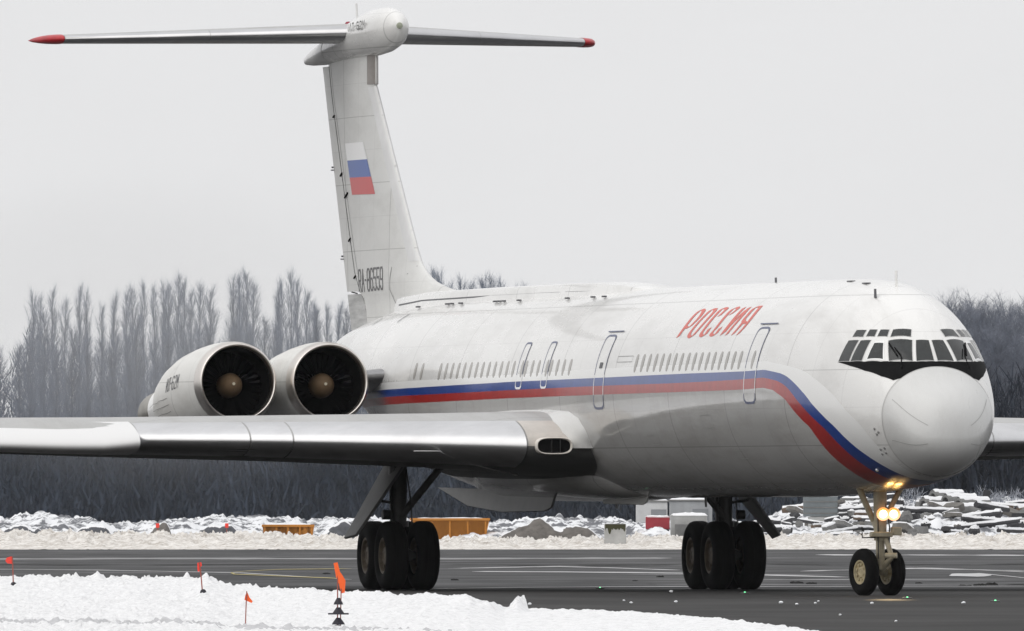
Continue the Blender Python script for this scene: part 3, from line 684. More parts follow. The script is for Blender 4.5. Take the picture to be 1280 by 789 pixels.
for side, lab in ((-1, 'right'), (1, 'left')):
    mb = MB(); rings = [wing_ring(y, side, 0, 1.0, 22) for y in WY]; mb.loft(rings, False, True)
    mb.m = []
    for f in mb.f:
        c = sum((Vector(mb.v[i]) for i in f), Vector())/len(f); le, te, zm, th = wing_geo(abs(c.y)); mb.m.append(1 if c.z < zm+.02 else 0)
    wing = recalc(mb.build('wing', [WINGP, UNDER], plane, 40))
    le_o = []
    for ys, nm, mtl, ext, drop in (([1.75, 2.1, 2.5, 2.75, 2.84], 'leading_edge', mat('tan_root_panel_paint', (.60, .56, .51), .38, var=.2, vscale=3), .012, 0), ([2.87, 3.2, 5, 6.9], 'leading_edge', SLAT, .012, 0), ([6.93, 7.65], 'leading_edge', SLAT, .012, 0), ([7.68, 9.0, 9.62], 'leading_edge', SLAT, .012, 0)):
        mb = MB()
        rr_ = []
        for y in ys:
            ring = wing_ring(y, side, 0, .10, 14); c0 = Vector((wing_geo(y)[0]-.6, side*y, wing_geo(y)[2]))
            rr_.append([p+(p-c0).normalized()*.006 for p in ring])
        mb.grid(rr_)
        if mtl is not SLAT: mb.m = [1 if k % 28 >= 14 else 0 for k in range(len(mb.f))]  # dark ground reflection put into the colour of the panel's lower half
        recalc(mb.build(nm, [mtl, UNDER] if mtl is not SLAT else mtl, wing, 60))
    OUTLE = mat('outer_leading_edge_paint', (.74, .74, .74), .38)
    mb = MB(); rr_ = []
    for y in [9.64, 9.7, 9.9, 10.3, 11, 13, 17, 21.3]:
        k = sstep(9.3, 10.4, y)
        ring = wing_ring(y, side, 0, .12, 14, .16+.22*k, .03+.10*k); c0 = Vector((wing_geo(y)[0]-.6, side*y, wing_geo(y)[2]))
        rr_.append([p+(p-c0).normalized()*.008 for p in ring])
    mb.loft(rr_, True, False)
    recalc(mb.build('drooped_leading_edge', OUTLE, wing, 60))
    # wing root fairing swelling out of the fuselage side
    mb = MB(); rr_ = []
    for X, f in [(-15.02, .03), (-15.06, .30), (-15.2, .55), (-15.6, .80), (-16.3, .95), (-18, 1.0), (-21, 1.0), (-24.5, .93), (-26.5, .7), (-28.5, .3)]:
        zc = 2.84; ww = 1.02*f; hh = .86*f; hl = .60*f
        rr_.append([Vector((X-.55*max(0, math.cos(t))+2.2*min(0, math.sin(t)), side*(1.35+ww*math.copysign(abs(math.cos(t))**.8, math.cos(t))), zc+(hh if math.sin(t) > 0 else hl)*math.sin(t))) for t in (2*math.pi*k/36 for k in range(36))])
    mb.loft(rr_, True, True); mb.m = [0 if (k % 36) < 18 or k >= 9*36 else 1 for k in range(len(mb.f))]; root = recalc(mb.build('wing_root_fairing', [RADOME, mat('shaded_fairing_underside', (.05, .05, .049), .5, var=.4, vscale=1.2)], plane, 60))  # shade under the fairing put into the colour of its lower half
    # oval ram-air intake in the root leading edge
    ib = MB(); n = 40
    def oval(k, a, b_): 
        t = 2*math.pi*k/n; return a*math.copysign(abs(math.cos(t))**.55, math.cos(t)), b_*math.copysign(abs(math.sin(t))**.8, math.sin(t))
    IX, IY, IZ = -15.66, 2.36, 2.885
    rr_ = []
    for dx, gr in ((-.5, .012), (-.1, .014), (0, .012), (.012, .004), (.006, -.006), (-.10, -.02)):
        rr_.append([Vector((IX+dx-.12*(oval(k, .34+gr, .155+gr)[0]), side*(IY+oval(k, .34+gr, .155+gr)[0]), IZ+oval(k, .34+gr, .155+gr)[1])) for k in range(n)])
    ib.grid(rr_, close_v=True); recalc(ib.build('intake_rim', mat('intake_rim_paint', (.74, .70, .64), .4), wing, 50))
    ib = MB(); ib.add([Vector((IX-.07-.12*oval(k, .325, .14)[0], side*(IY+oval(k, .325, .14)[0]), IZ+oval(k, .325, .14)[1])) for k in range(n)], [tuple(range(n))]); recalc(ib.build('intake_opening', BLACK, wing))  # flat black disc stands in for the darkness inside the intake
    for dy in (-.12, .05): ib = MB(); ib.box((IX-.04-.12*dy, side*(IY+dy), IZ), (.05, .010, .26)); ib.build('intake_vane', DARKM, wing)
    # flap track fairings and gear-bay lip under the wing
    le, te, zm, th = wing_geo(4.6); fb = MB()
    pts = [(-19.2+2.2*math.sin(R(a)), side*(4.9-2.9*math.cos(R(a))*.9), 0) for a in range(0, 91, 6)]
    wl = []
    for X, y, _ in pts:
        l2, t2, z2, h2 = wing_geo(abs(y)); x = (l2-X)/(l2-t2); zc = .4*h2*x*(1-x); wl.append((X, y, z2+zc-h2*naca(max(.01, min(.99, x)))-.1*h2*x-.008))
    fb.tube(wl, .014, 6); recalc(fb.build('bay_seal', mat('seal_light_grey', (.5, .5, .5), .5), wing))
# belly keel fairing and the open wheel-bay doors hanging under it
mb = MB(); rr_ = []
for X, w, zb in [(-15.6, .3, 1.92), (-16.4, 1.0, 1.84), (-18, 1.4, 1.80), (-22, 1.5, 1.79), (-26, 1.4, 1.81), (-29, .8, 1.90), (-30, .2, 1.98)]:
    rr_.append([Vector((X, w*math.cos(t), 2.3+(2.3-zb)*min(0, math.sin(t))+.05*max(0, math.sin(t)))) for t in (2*math.pi*k/28 for k in range(28))])
mb.loft(rr_, True, True); recalc(mb.build('keel_fairing', BELLY, plane, 60))
def plate(outline, thick, nrm, name, material, parent, bw=.012):
    """flat panel from a 3-D outline, given thickness along nrm"""
    n = Vector(nrm).normalized()*thick/2; P = [Vector(p) for p in outline]; k = len(P)
    mb = MB(); mb.add([p-n for p in P]+[p+n for p in P], [tuple(range(k))[::-1], tuple(range(k, 2*k))]+[(i, (i+1) % k, (i+1) % k+k, i+k) for i in range(k)])
    return bevel(recalc(mb.build(name, material, parent, 30)), bw)
plate([(-22.0, -.72, 2.0), (-22.1, -.80, 1.66), (-22.5, -.84, 1.59), (-26.0, -.86, 1.57), (-29.0, -.84, 1.70), (-31.8, -.78, 2.08)], .05, (.02, 1, -.12), 'wheel_bay_door', DOORG, plane)
plate([(-16.2, -.3, 1.90), (-16.25, -.34, 1.76), (-16.5, -.35, 1.72), (-19.6, -.35, 1.74), (-19.9, -.33, 1.90)], .04, (0, 1, -.1), 'service_hatch', mat('pale_hatch_paint', (.36, .36, .35), .4), plane)

# ---- tail fin
FZ = [5.0, 5.4, 5.8, 5.95, 6.09, 6.2, 6.37, 6.76, 7.6, 9.0, 10.58, 10.62, 11.25]
def fin_geo(z):
    le = float(np.interp(z, [5.0, 5.8, 5.95, 6.09, 6.16, 6.24, 6.37, 6.52, 6.76, 7.1, 10.58, 10.6, 11.3], [-32.0, -31.6, -31.7, -32.3, -33.3, -34.25, -35.17, -35.85, -36.42, -36.85, -40.50, -40.42, -40.42]))
    te = float(np.interp(z, [4.8, 5.31, 11.15, 11.3], [-42.4, -42.68, -45.4, -45.47]))
    return le, te, float(np.interp(z, [5, 6.4, 7, 11.3], [.40, .36, .31, .25]))
def fin_y(X, z):
    le, te, T = fin_geo(z); x = min(1, max(0, (le-X)/(le-te))); return T*naca(x)*.98 if x < 1 else 0
def FIN(X, z, off=.004): return Vector((X, -fin_y(X, z)-off, z))
def fin_ring(z, a, b_, n=24, gap=0):
    le, te, T = fin_geo(z); c = le-te
    X = [a+(b_-a)*(1-math.cos(math.pi*k/n))/2 for k in range(n+1)]
    pts = [Vector((le-x*c, -T*naca(x)*.98, z)) for x in X]+[Vector((le-x*c, T*naca(x)*.98, z)) for x in X[::-1][1:(-1 if a == 0 else None)]]
    return pts
fz = sorted(set(FZ+[6.14, 6.28, 6.45, 6.55, 6.65, 6.85, 7.0]))
mb = MB(); mb.loft([fin_ring(z, 0, .84) for z in fz], True, True); fin = recalc(mb.build('tail_fin', FINP, plane, 50))
mb = MB(); mb.loft([fin_ring(z, .846, 1.0, 6) for z in [6.25, 8, 9.6, 11.08]], True, True); rud = recalc(mb.build('rudder', FINP, fin, 40))
mb = MB(); mb.loft([fin_ring(z, .842, .999, 6) for z in [5.0, 5.4, 5.8, 6.19]], True, True); recalc(mb.build('rudder_base', mat('scuffed_grey_paint', (.62, .62, .61), .4, var=.5, vscale=1.5, vstretch=(.6, 1, 5)), fin, 40))
mb = MB()
def fline(pts, w, material, name, par, off=.005):
    mb = MB(); rows = [[FIN(X-w/2, z, off), FIN(X+w/2, z, off)] for X, z in pts]; mb.grid(rows); return recalc(mb.build(name, material, par))
def hx(z, f=.843): le, te, T = fin_geo(z); return le-f*(le-te)
fline([(hx(z), z) for z in np.linspace(6.2, 11.15, 12)], .045, BLACK, 'hinge_gap', fin)
fline([(hx(z, .80), z) for z in np.linspace(6.5, 11.15, 12)], .03, SEAM, 'hinge_gap', fin)
for z, f, l in ((10.0, .845, .20), (8.75, .845, .30), (8.30, .80, .5), (7.35, .845, .30), (6.55, .845, .26), (6.22, .90, .8)):
    mb = MB(); X = hx(z, f); mb.box(FIN(X, z, .02), (l*.6, .03, .04 if z > 6.3 else .025), Matrix.Rotation(R(-20 if z > 6.3 else 4), 3, 'Y')); recalc(bevel(mb.build('hinge_arm', BLACK, fin), .01))
for z in (8.86, 6.95):
    mb = MB(); X = fin_geo(z)[1]; mb.box((X-.02, -.03, z), (.13, .04, .025)); mb.box((X, -.03, z+.06), (.035, .04, .035)); mb.build('static_wick', TEXT, fin)
# slightly lighter leading edge strip of the fin and its brownish upper part
def fin_le(z0, z1, b_, material, name, n=8, off=.004):
    mb = MB(); mb.grid([[p+Vector((.0, math.copysign(off, p.y) if abs(p.y) > 1e-6 else 0, 0))+Vector((off, 0, 0)) for p in [q for q in (lambda le, te, T: [Vector((le-x*(le-te), -T*naca(x)*.98, z)) for x in np.linspace(b_, 0, 9)**1.0]+[Vector((le-x*(le-te), T*naca(x)*.98, z)) for x in np.linspace(0, b_, 9)[1:]])(*fin_geo(z))]] for z in np.linspace(z0, z1, n)])
    return recalc(mb.build(name, material, fin, 60))
fin_le(10.61, 11.22, .10, mat('brown_grey_leading_edge', (.33, .30, .28), .45, var=.3, vscale=3), 'upper_leading_edge')
fin_le(6.82, 10.56, .085, mat('fin_leading_edge_paint', (.72, .72, .72), .3, var=.15, vscale=1.2), 'leading_edge', 14)
# flag
fq = [(-42.95, 9.40), (-41.1, 9.40), (-39.98, 8.28), (-42.3, 8.30)]
def fp(u, v):
    X = (fq[0][0]*(1-u)+fq[1][0]*u)*(1-v)+(fq[3][0]*(1-u)+fq[2][0]*u)*v; z = (fq[0][1]*(1-u)+fq[1][1]*u)*(1-v)+(fq[3][1]*(1-u)+fq[2][1]*u)*v
    return FIN(X, z, .006)
for k, m_ in enumerate((mat('flag_white', (.86, .86, .86), .35), mat('flag_blue', (.035, .10, .38), .35), mat('flag_red', (.58, .045, .045), .35))):
    mb = MB(); mb.grid([[fp(i/8, (k+j/4)/3) for j in range(5)] for i in range(9)]); recalc(mb.build('flag_stripe', m_, fin, 60))
text('RA-86559', lambda u, v: FIN(-41.75+u*.99+v*.0, 6.24+v+.012*u, .007), 0.45, .235, .105, .044, mat('registration_grey', (.15, .15, .155), .5), 'registration_letter', fin, aspect=1.5)
# vents and fin root joint
fline([(-38.4, 6.72), (-38.55, 6.5), (-38.6, 6.25), (-38.3, 6.05), (-37.9, 5.85)], .05, SEAM, 'access_joint', fin)
fline([(-37.1, 6.55), (-36.5, 6.72)], .05, TEXT, 'access_joint', fin)
# ---- bullet fairing on the fin top
mb = MB(); rr_ = []
for X, zc, w, h in [(-38.32, 11.79, .03, .03), (-38.38, 11.785, .13, .15), (-38.6, 11.77, .25, .30), (-39.0, 11.75, .34, .42), (-39.6, 11.73, .39, .48), (-40.4, 11.70, .41, .49), (-41.5, 11.63, .40, .45), (-42.8, 11.54, .37, .38), (-44.2, 11.43, .31, .29)]:
    rr_.append([Vector((X, w*math.cos(t), zc+h*math.sin(t))) for t in (2*math.pi*k/36 for k in range(36))])
mb.loft(rr_, True, True); bul = recalc(mb.build('tail_bullet', PAINT, plane, 70))
mb = MB(); rr_ = []
for X, zc, w, h in [(-44.22, 11.43, .315, .295), (-45.2, 11.36, .25, .24), (-46.2, 11.29, .16, .16), (-46.8, 11.25, .08, .09), (-47.0, 11.24, .02, .02)]:
    rr_.append([Vector((X, w*math.cos(t), zc+h*math.sin(t))) for t in (2*math.pi*k/36 for k in range(36))])
mb.loft(rr_, True, True); recalc(mb.build('bullet_tail', RADOME, bul, 70))
mb = MB(); mb.lathe([(-.0, .07), (.02, .06), (.035, 0)], (-38.31, -.02, 11.79), (1, 0, 0), 16); recalc(mb.build('nose_lens', mat('dull_lens', (.34, .36, .28), .3), bul))
blade(-42.2, 0, 12.0, .36, .12, 'blade_antenna', RADOME, .25, bul)
mb = MB(); mb.lathe([(0, .10), (.06, .09), (.11, .05), (.12, 0)], (-43.0, 0, 11.88), (0, 0, 1), 16); recalc(mb.build('beacon', mat('red_beacon', (.25, .005, .03), .2), bul))
text('ИЛ-62М', lambda u, v: Vector((-41.2+u, -.425, 11.74+v+.03*u)), .15, .17, .09, .035, FAINT, 'bullet_letter', bul)
# ---- tailplane
for side in (-1, 1):
    def tp(y, x, sgn):
        le = -41.55-.66*(y-.4); te = -44.75-.345*(y-.4); zc = float(np.interp(y, [.3, 6.2], [11.72, 11.64])); th = float(np.interp(y, [.3, 6.2], [.42, .17]))
        return Vector((le-x*(le-te), side*y, zc+sgn*th*naca(x)))
    X = [(1-math.cos(math.pi*k/18))/2 for k in range(19)]
    def tring(y): return [tp(y, x, 1) for x in X[::-1]]+[tp(y, x, -1) for x in X[1:-1]]
    mb = MB(); mb.loft([tring(y) for y in (.25, 1.5, 3, 4.5, 5.71)], True, True); tpl = recalc(mb.build('tailplane', WINGP, plane, 40))
    mb = MB(); xx = [.085*k/7 for k in range(7, -1, -1)]
    mb.grid([[p+Vector((.004, 0, math.copysign(.004, p.z-11.68))) for p in [tp(y, x, 1) for x in xx]+[tp(y, x, -1) for x in xx[::-1][1:]]] for y in (.28, 2, 2.95)]); recalc(mb.build('leading_edge', TMETAL, tpl, 60))
    mb = MB(); mb.grid([[p+Vector((.004, 0, math.copysign(.004, p.z-11.68))) for p in [tp(y, x, 1) for x in xx]+[tp(y, x, -1) for x in xx[::-1][1:]]] for y in (2.96, 4, 5.70)]); recalc(mb.build('leading_edge', TMETAL, tpl, 60))
    mb = MB(); rr_ = []
    for y, k in ((5.72, 1.0), (5.8, 1.03), (5.95, .98), (6.06, .8), (6.14, .5), (6.17, .15)):
        ring = tring(y); c = sum(ring, Vector())/len(ring); c.x = tp(y, .93, 0).x
        rr_.append([Vector((c.x+(p.x-c.x)*k, side*y, c.z+(p.z-c.z)*k*1.08)) for p in ring])
    mb.loft(rr_, True, True); recalc(mb.build('tip_cap', REDP, tpl, 60))
    mb = MB()
    for y in (3.9, 4.25, 4.6, 4.95, 5.3):
        p = tp(y, 1, 0); mb.tube([p, p+Vector((-.22, 0, -.05))], .012, 5)
    mb.build('static_wick', TEXT, tpl)

# ---- engines (right-hand pair; the left-hand pair stands behind the fuselage)
TILT = R(5.0)
AX = Vector((-math.cos(TILT), 0, -math.sin(TILT)))
for iy, (y, lbl) in enumerate(((-2.95, 0), (-4.90, 1))):
    O = Vector((-32.3, y, 4.255)); mb = MB()
    mb.lathe([(.32, .868), (.7, .90), (1.2, .93), (2.0, .945), (3.0, .93), (3.9, .855), (4.7, .735), (5.3, .60), (5.75, .49), (5.9, .45), (5.88, .41)], O, AX, 56)
    nac = recalc(mb.build('engine_nacelle', NACP, plane, 50))
    if lbl == 0: nac['label'] = 'inner nacelle beside the fuselage'
    else: nac['label'] = 'outer nacelle with type lettering'
    mb = MB(); mb.lathe([(.315, .868), (.12, .838), (.03, .805), (0, .778), (.02, .752), (.08, .742), (.25, .74)], O, AX, 56); recalc(mb.build('inlet_lip', LIPM, nac, 60))
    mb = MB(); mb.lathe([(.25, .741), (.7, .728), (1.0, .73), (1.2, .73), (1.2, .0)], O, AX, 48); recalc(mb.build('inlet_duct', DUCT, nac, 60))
    u = AX.cross(Vector((0, 1, 0))).normalized(); w = AX.cross(u)
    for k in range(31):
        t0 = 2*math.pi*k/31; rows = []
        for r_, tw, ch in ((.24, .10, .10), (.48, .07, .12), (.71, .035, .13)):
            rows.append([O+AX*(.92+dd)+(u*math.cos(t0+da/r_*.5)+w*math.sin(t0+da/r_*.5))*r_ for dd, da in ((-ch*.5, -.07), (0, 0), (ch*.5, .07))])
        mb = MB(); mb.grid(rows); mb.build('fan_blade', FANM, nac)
    mb = MB(); mb.lathe([(.40, 0), (.402, .02), (.43, .09), (.50, .17), (.60, .225), (.73, .255), (1.0, .255)], O, AX, 28); sp_ = recalc(mb.build('spinner', SPIN, nac, 60))
    mb = MB(); mb.lathe([(.393, .0), (.394, .03), (.41, .032)], O, AX, 14); recalc(mb.build('spinner_tip', mat('cream_dot', (.6, .55, .42), .4), nac))
    mb = MB(); mb.lathe([(5.75, .40), (5.95, .46), (6.4, .475), (7.35, .46), (7.33, .43), (6.2, .40)], O, AX, 40); recalc(mb.build('exhaust_nozzle', BURNT, nac, 50))
    mb = MB(); mb.lathe([(5.6, .525), (6.25, .50), (6.27, .47)], O+Vector((0, 0, 0)), AX, 40); recalc(mb.build('nozzle_fairing', WHITE, nac, 50))
    if lbl:
        def NAC(s, ang, off=.004):
            r_ = float(np.interp(s, [.32, .7, 1.2, 2, 3, 3.9, 4.7, 5.3], [.868, .90, .93, .945, .935, .885, .80, .70]))+off
            return O+AX*s+Vector((0, -math.cos(ang), 0))*r_+Vector((math.sin(TILT)*math.sin(ang)*-1, 0, math.cos(TILT)*math.sin(ang)))*r_
        text('ИЛ-62М', lambda uu, v: NAC(2.6-uu, R(2)+v/.94), .27, .13, .075, .028, TEXT, 'nacelle_letter', nac, aspect=1.3)
    for k in range(5):
        rng = random.Random(k+iy*10); a0 = R(-6-9*k)
        pts = [(2.2+rng.uniform(0, .6)+.35*j, a0+R(rng.uniform(-1, 1))) for j in range(7)]
        mb = MB(); mb.grid([[ (lambda s, a, o: O+AX*s+Vector((0, -math.cos(a), 0))*o+Vector((-math.sin(TILT)*math.sin(a), 0, math.cos(TILT)*math.sin(a)))*o)(s, a+da, float(np.interp(s, [.32, 1.2, 2, 3, 3.9, 4.7, 5.3], [.868, .93, .945, .935, .885, .80, .70]))+.003) for da in (-R(.35), R(.35))] for s, a in pts]); recalc(mb.build('soot_streak', SEAM, nac))
# pylon joining both nacelles to the fuselage
def pyl(y):
    k = min(1, max(0, (abs(y)-1.5)/.7)); le = -32.25-1.15*k; zc = 4.44-.10*k; out = []
    for t in range(32):
        a = 2*math.pi*t/32; x = (1-math.cos(a))/2
        out.append(Vector((le-x*5.0, y, zc-x*.42+math.copysign(.50*naca(x)*.85, math.sin(a)) if 0 < t < 32 else zc)))
    return out
mb = MB(); mb.loft([pyl(y) for y in (-1.3, -1.6, -1.75, -1.9, -2.05, -2.2, -3, -4.0, -4.9)], True, True); recalc(mb.build('engine_pylon', mat('pylon_metal', (.38, .38, .39), .35, metal=.7, var=.3, vscale=2), plane, 50))

# ---- landing gear
def tyre_prof(r, w, rim):
    h = w/2
    return [(-h*.72, rim), (-h*.92, rim+.03), (-h, rim+(r-rim)*.42), (-h*.93, rim+(r-rim)*.72), (-h*.74, r-.03), (-h*.5, r-.006), (-h*.32, r), (-h*.31, r-.012), (-h*.26, r-.012), (-h*.25, r), (h*.25, r), (h*.26, r-.012), (h*.31, r-.012), (h*.32, r), (h*.5, r-.006), (h*.74, r-.03), (h*.93, rim+(r-rim)*.72), (h, rim+(r-rim)*.42), (h*.92, rim+.03), (h*.72, rim)]
def wheel(c, r, w, rim, yaw, parent, hubm):
    ax = Vector((-math.sin(yaw), math.cos(yaw), 0))
    mb = MB(); mb.lathe(tyre_prof(r, w, rim), c, ax, 48); recalc(mb.build('tyre', RUB, parent, 50))
    for s in (-1, 1):
        mb = MB(); h = w/2*s; p = [(h*.74, rim+.012), (h*.80, rim+.005), (h*.78, rim*.90), (h*.50, rim*.82), (h*.42, rim*.52), (h*.62, rim*.44), (h*.66, rim*.24), (h*.60, rim*.20), (h*.62, .0)]
        mb.lathe(p, c, ax, 36)
        u = Vector((math.cos(yaw), math.sin(yaw), 0))
        for k in range(9):
            t = 2*math.pi*k/9; q = Vector(c)+ax*h*.46+(u*math.cos(t)+Vector((0, 0, 1))*math.sin(t))*rim*.68
            mb.lathe([(0, .035), (s*.03, .033), (s*.03, 0)], q, ax, 8)
        recalc(mb.build('wheel_hub', hubm, parent, 40))
for side, lb in ((-1, 'right main gear'), (1, 'left main gear')):
    gy = side*3.4; gx = -24.48
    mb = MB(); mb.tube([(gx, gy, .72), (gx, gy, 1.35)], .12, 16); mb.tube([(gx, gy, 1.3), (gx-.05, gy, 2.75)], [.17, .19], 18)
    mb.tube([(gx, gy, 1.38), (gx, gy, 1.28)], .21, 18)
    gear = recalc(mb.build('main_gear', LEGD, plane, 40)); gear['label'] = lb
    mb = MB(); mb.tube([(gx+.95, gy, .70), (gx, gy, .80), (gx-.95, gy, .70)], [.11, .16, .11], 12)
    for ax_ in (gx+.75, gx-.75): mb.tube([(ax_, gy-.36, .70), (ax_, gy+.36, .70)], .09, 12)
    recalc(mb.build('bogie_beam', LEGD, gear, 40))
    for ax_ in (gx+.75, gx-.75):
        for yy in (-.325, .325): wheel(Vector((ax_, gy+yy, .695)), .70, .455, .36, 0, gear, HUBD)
    mb = MB(); mb.tube([(gx+.1, gy, 1.45), (gx+.1, gy-side*.95, 2.6)], .075, 12); mb.tube([(gx-.25, gy, 1.4), (gx-.9, gy-side*.3, 2.6)], .06, 10); recalc(mb.build('side_brace', LEGD, gear, 40))
    mb = MB(); mb.tube([(gx+.2, gy, 1.25), (gx+.5, gy, 1.02), (gx+.35, gy, .84)], .045, 8); recalc(mb.build('torque_link', LEGD, gear, 40))
    mb = MB()
    mb.tube([(gx+.16, gy+.12, 2.5), (gx+.24, gy+.20, 1.8), (gx+.18, gy+.24, 1.4), (gx+.3, gy+.1, .95)], .016, 6); mb.tube([(gx+.16, gy-.12, 2.5), (gx+.22, gy-.19, 1.7), (gx+.35, gy-.2, 1.1)], .014, 6)
    mb.lathe([(0, .0), (0, .10), (.16, .10), (.16, 0)], (gx+.2, gy-side*(-.22), 1.52), (0, side, 0), 14)
    recalc(mb.build('hydraulic_line', DARKM, gear))
    plate([(gx+.55, gy+side*.02, 2.50), (gx+.62, gy+side*1.02, 1.10), (gx-.15, gy+side*1.08, 1.04), (gx-1.0, gy+side*.04, 2.50)], .06, (0, .80*side, .60), 'gear_door', DOORG, gear, .015)
    mb = MB(); mb.tube([(gx, gy, 1.75), (gx+.1, gy+side*.52, 1.82)], .03, 8); recalc(mb.build('door_link', LEGD, gear))

NY = R(14)                      # the nose wheels are steered
hd = Vector((math.cos(NY), math.sin(NY), 0)); sd2 = Vector((-math.sin(NY), math.cos(NY), 0))
mb = MB(); mb.tube([(.12, .03, .50), (.14, .02, 1.12)], .085, 16); mb.tube([(.14, .02, 1.05), (.20, 0, 2.05)], [.12, .13], 18); mb.tube([(.14, .02, 1.12), (.145, .02, 1.20)], .16, 18)
ng = recalc(mb.build('nose_gear', LEG, plane, 40)); ng['label'] = 'cream nose gear with twin wheels'
for s in (-1, 1): wheel(Vector((0, 0, .445))+sd2*s*.285, .45, .25, .225, NY, ng, HUB)
mb = MB(); a_ = Vector((0, 0, .445)); mb.tube([a_-sd2*.3, a_+sd2*.3], .06, 12); recalc(mb.build('axle', LEG, ng))
mb = MB(); mb.tube([(.24, .10, 1.10), (.42, .17, .74)], [.055, .045], 10); mb.tube([(.42, .17, .74), (.12, .06, .50)], [.05, .06], 10); mb.tube([(.36, .06, .76), (.46, .26, .76)], .055, 10); recalc(mb.build('torque_link', LEG, ng, 40))
mb = MB()
for s in (-1, 1): mb.tube([(.1, s*.10, 1.42), (.2, s*.44, 2.1)], [.05, .06], 10)
mb.tube([(-.05, 0, 1.3), (-1.3, 0, 2.0)], .06, 10); recalc(mb.build('drag_strut', LEG, ng, 40))
mb = MB(); mb.tube([(.2, -.32, 1.22), (.3, -.38, 1.30), (.25, -.36, 1.10), (.2, -.10, 1.10)], .014, 6); mb.tube([(.26, .08, 1.8), (.3, .16, 1.3), (.34, .14, .8)], .014, 6); mb.tube([(.27, -.06, 1.5), (.26, -.05, .7)], .012, 6); recalc(mb.build('hydraulic_line', DARKM, ng))
mb = MB(); mb.box((.28, .0, 1.16), (.18, .42, .10)); mb.box((.26, .30, 1.22), (.2, .18, .16)); recalc(bevel(mb.build('steering_unit', LEG, ng), .02))
cdir = (CAM-Vector((.3, 0, 1.5))).normalized()
def lamp(c, r, em, parent, name):
    ax = Vector((1, -.24, 0)).normalized()
    mb = MB(); mb.lathe([(-.10, .03), (-.09, r*.8), (-.02, r*1.6), (.0, r*1.7), (.015, r*1.66), (.012, r*1.0)], c, ax, 24); b_ = recalc(mb.build('lamp_housing', LAMPHALO, parent, 40))
    mb = MB(); mb.lathe([(.012, r), (.03, r*.75), (.04, r*.3), (.042, 0)], c, ax, 24); recalc(mb.build(name, em, parent, 60))
lamp(Vector((.36, .02, 1.545)), 0.075, LAMP, ng, 'landing_light'); lamp(Vector((.36, .225, 1.545)), .075, LAMP, ng, 'landing_light')
for yy in (.02, .225):
    sl = bpy.data.lights.new('lamp_beam', 'SPOT'); sl.energy = 1300; sl.color = (1, .72, .38); sl.spot_size = R(3.2); sl.spot_blend = 1.0; sl.shadow_soft_size = .09
    so = bpy.data.objects.new('lamp_beam', sl); col.objects.link(so); so.parent = ng
    so.location = (.42, yy, 1.545); so.rotation_euler = (Vector((-1, .27, .105))).to_track_quat('Z', 'Y').to_euler()

# ==================================================================== flags and small things near the taxiway
ORANGE = mat('orange_flag_cloth', (.92, .13, .02), .7, var=.15, vscale=8); REDF = mat('red_flag_cloth', (.90, .06, .04), .7, var=.15, vscale=8)
STAKE = mat('rust_red_stake', (.28, .07, .05), .6); BASE = mat('black_rubber_base', (.012, .010, .018), .6)
def put(o, px, d, z=0, rz=0):
    o.matrix_world = SITE @ Matrix.Translation((lat(px, d), d, z)) @ Matrix.Rotation(rz, 4, 'Z'); return o
def marker(px, d, zb, h, shape, cloth, label, base=True, lean=0, thick=.011):
    r_ = empty('marker_flag', label, 'marker flag', 'small marker flags standing in the near snow bank'); h *= 1; put(r_, px, d, zb)
    mb = MB(); mb.tube([(0, 0, -.12), (lean*.5, 0, h*.5), (lean, 0, h)], thick, 6); mb.build('stake', STAKE, r_)
    mb = MB(); n = 6
    front = [Vector((lean+x, -.01+.02*math.sin(9*x+5*z), z)) for x, z in shape]
    back = [p+Vector((0, .012, 0)) for p in front]; k = len(front)
    mb.add(front+back, [tuple(range(k)), tuple(range(k, 2*k))[::-1]]+[(i, i+k, (i+1) % k+k, (i+1) % k) for i in range(k)]); recalc(mb.build('flag_cloth', cloth, r_))
    if base:
        mb = MB(); mb.lathe([(-.05, .048), (.02, .05), (.05, .038), (.065, .015), (.065, 0)], (0, 0, 0), (0, 0, 1), 18); recalc(mb.build('base', BASE, r_, 40))
    return r_
def on_bank(px, py):
    return min((abs(zed(py, d)-near_bank(px, d, lat(px, d))), d) for d in np.arange(212, 300, .25))[1]
def Z(py, d): return zed(py, d)
marker(17, on_bank(17, 733), near_bank(17, on_bank(17, 733), lat(17, on_bank(17, 733))), .47, [(.01, .46), (-.02, .47), (-.09, .45), (-.11, .40), (-.08, .36), (.01, .35)], REDF, 'round red flag on a stake at the left end of the snow bank', True, -.02)
marker(254, on_bank(254, 742), near_bank(254, on_bank(254, 742), lat(254, on_bank(254, 742))), .48, [(-.03, .47), (.03, .48), (.04, .43), (.02, .40), (.03, .35), (-.02, .33), (-.03, .38)], REDF, 'narrow red flag hanging straight down on a leaning stake', True, -.06)
marker(306.5, on_bank(306.5, 783), near_bank(306.5, on_bank(306.5, 783), lat(306.5, on_bank(306.5, 783))), .44, [(0, .44), (.035, .36), (.075, .31), (.06, .29), (-.03, .33), (-.02, .38)], ORANGE, 'orange triangular pennant on a thin stake without a base', False, .02, .008)
r_ = marker(422, on_bank(422, 781), near_bank(422, on_bank(422, 781), lat(422, on_bank(422, 781))), .76, [(-.05, .77), (.0, .78), (.03, .66), (.06, .62), (.10, .55), (.09, .40), (.04, .39), (.02, .50), (-.02, .60)], ORANGE, 'tall crumpled orange double flag on stacked black bases', False, 0, .009)
mb = MB(); mb.tube([(.035, 0, -.05), (.045, 0, .45)], .008, 6); mb.build('stake', STAKE, r_)
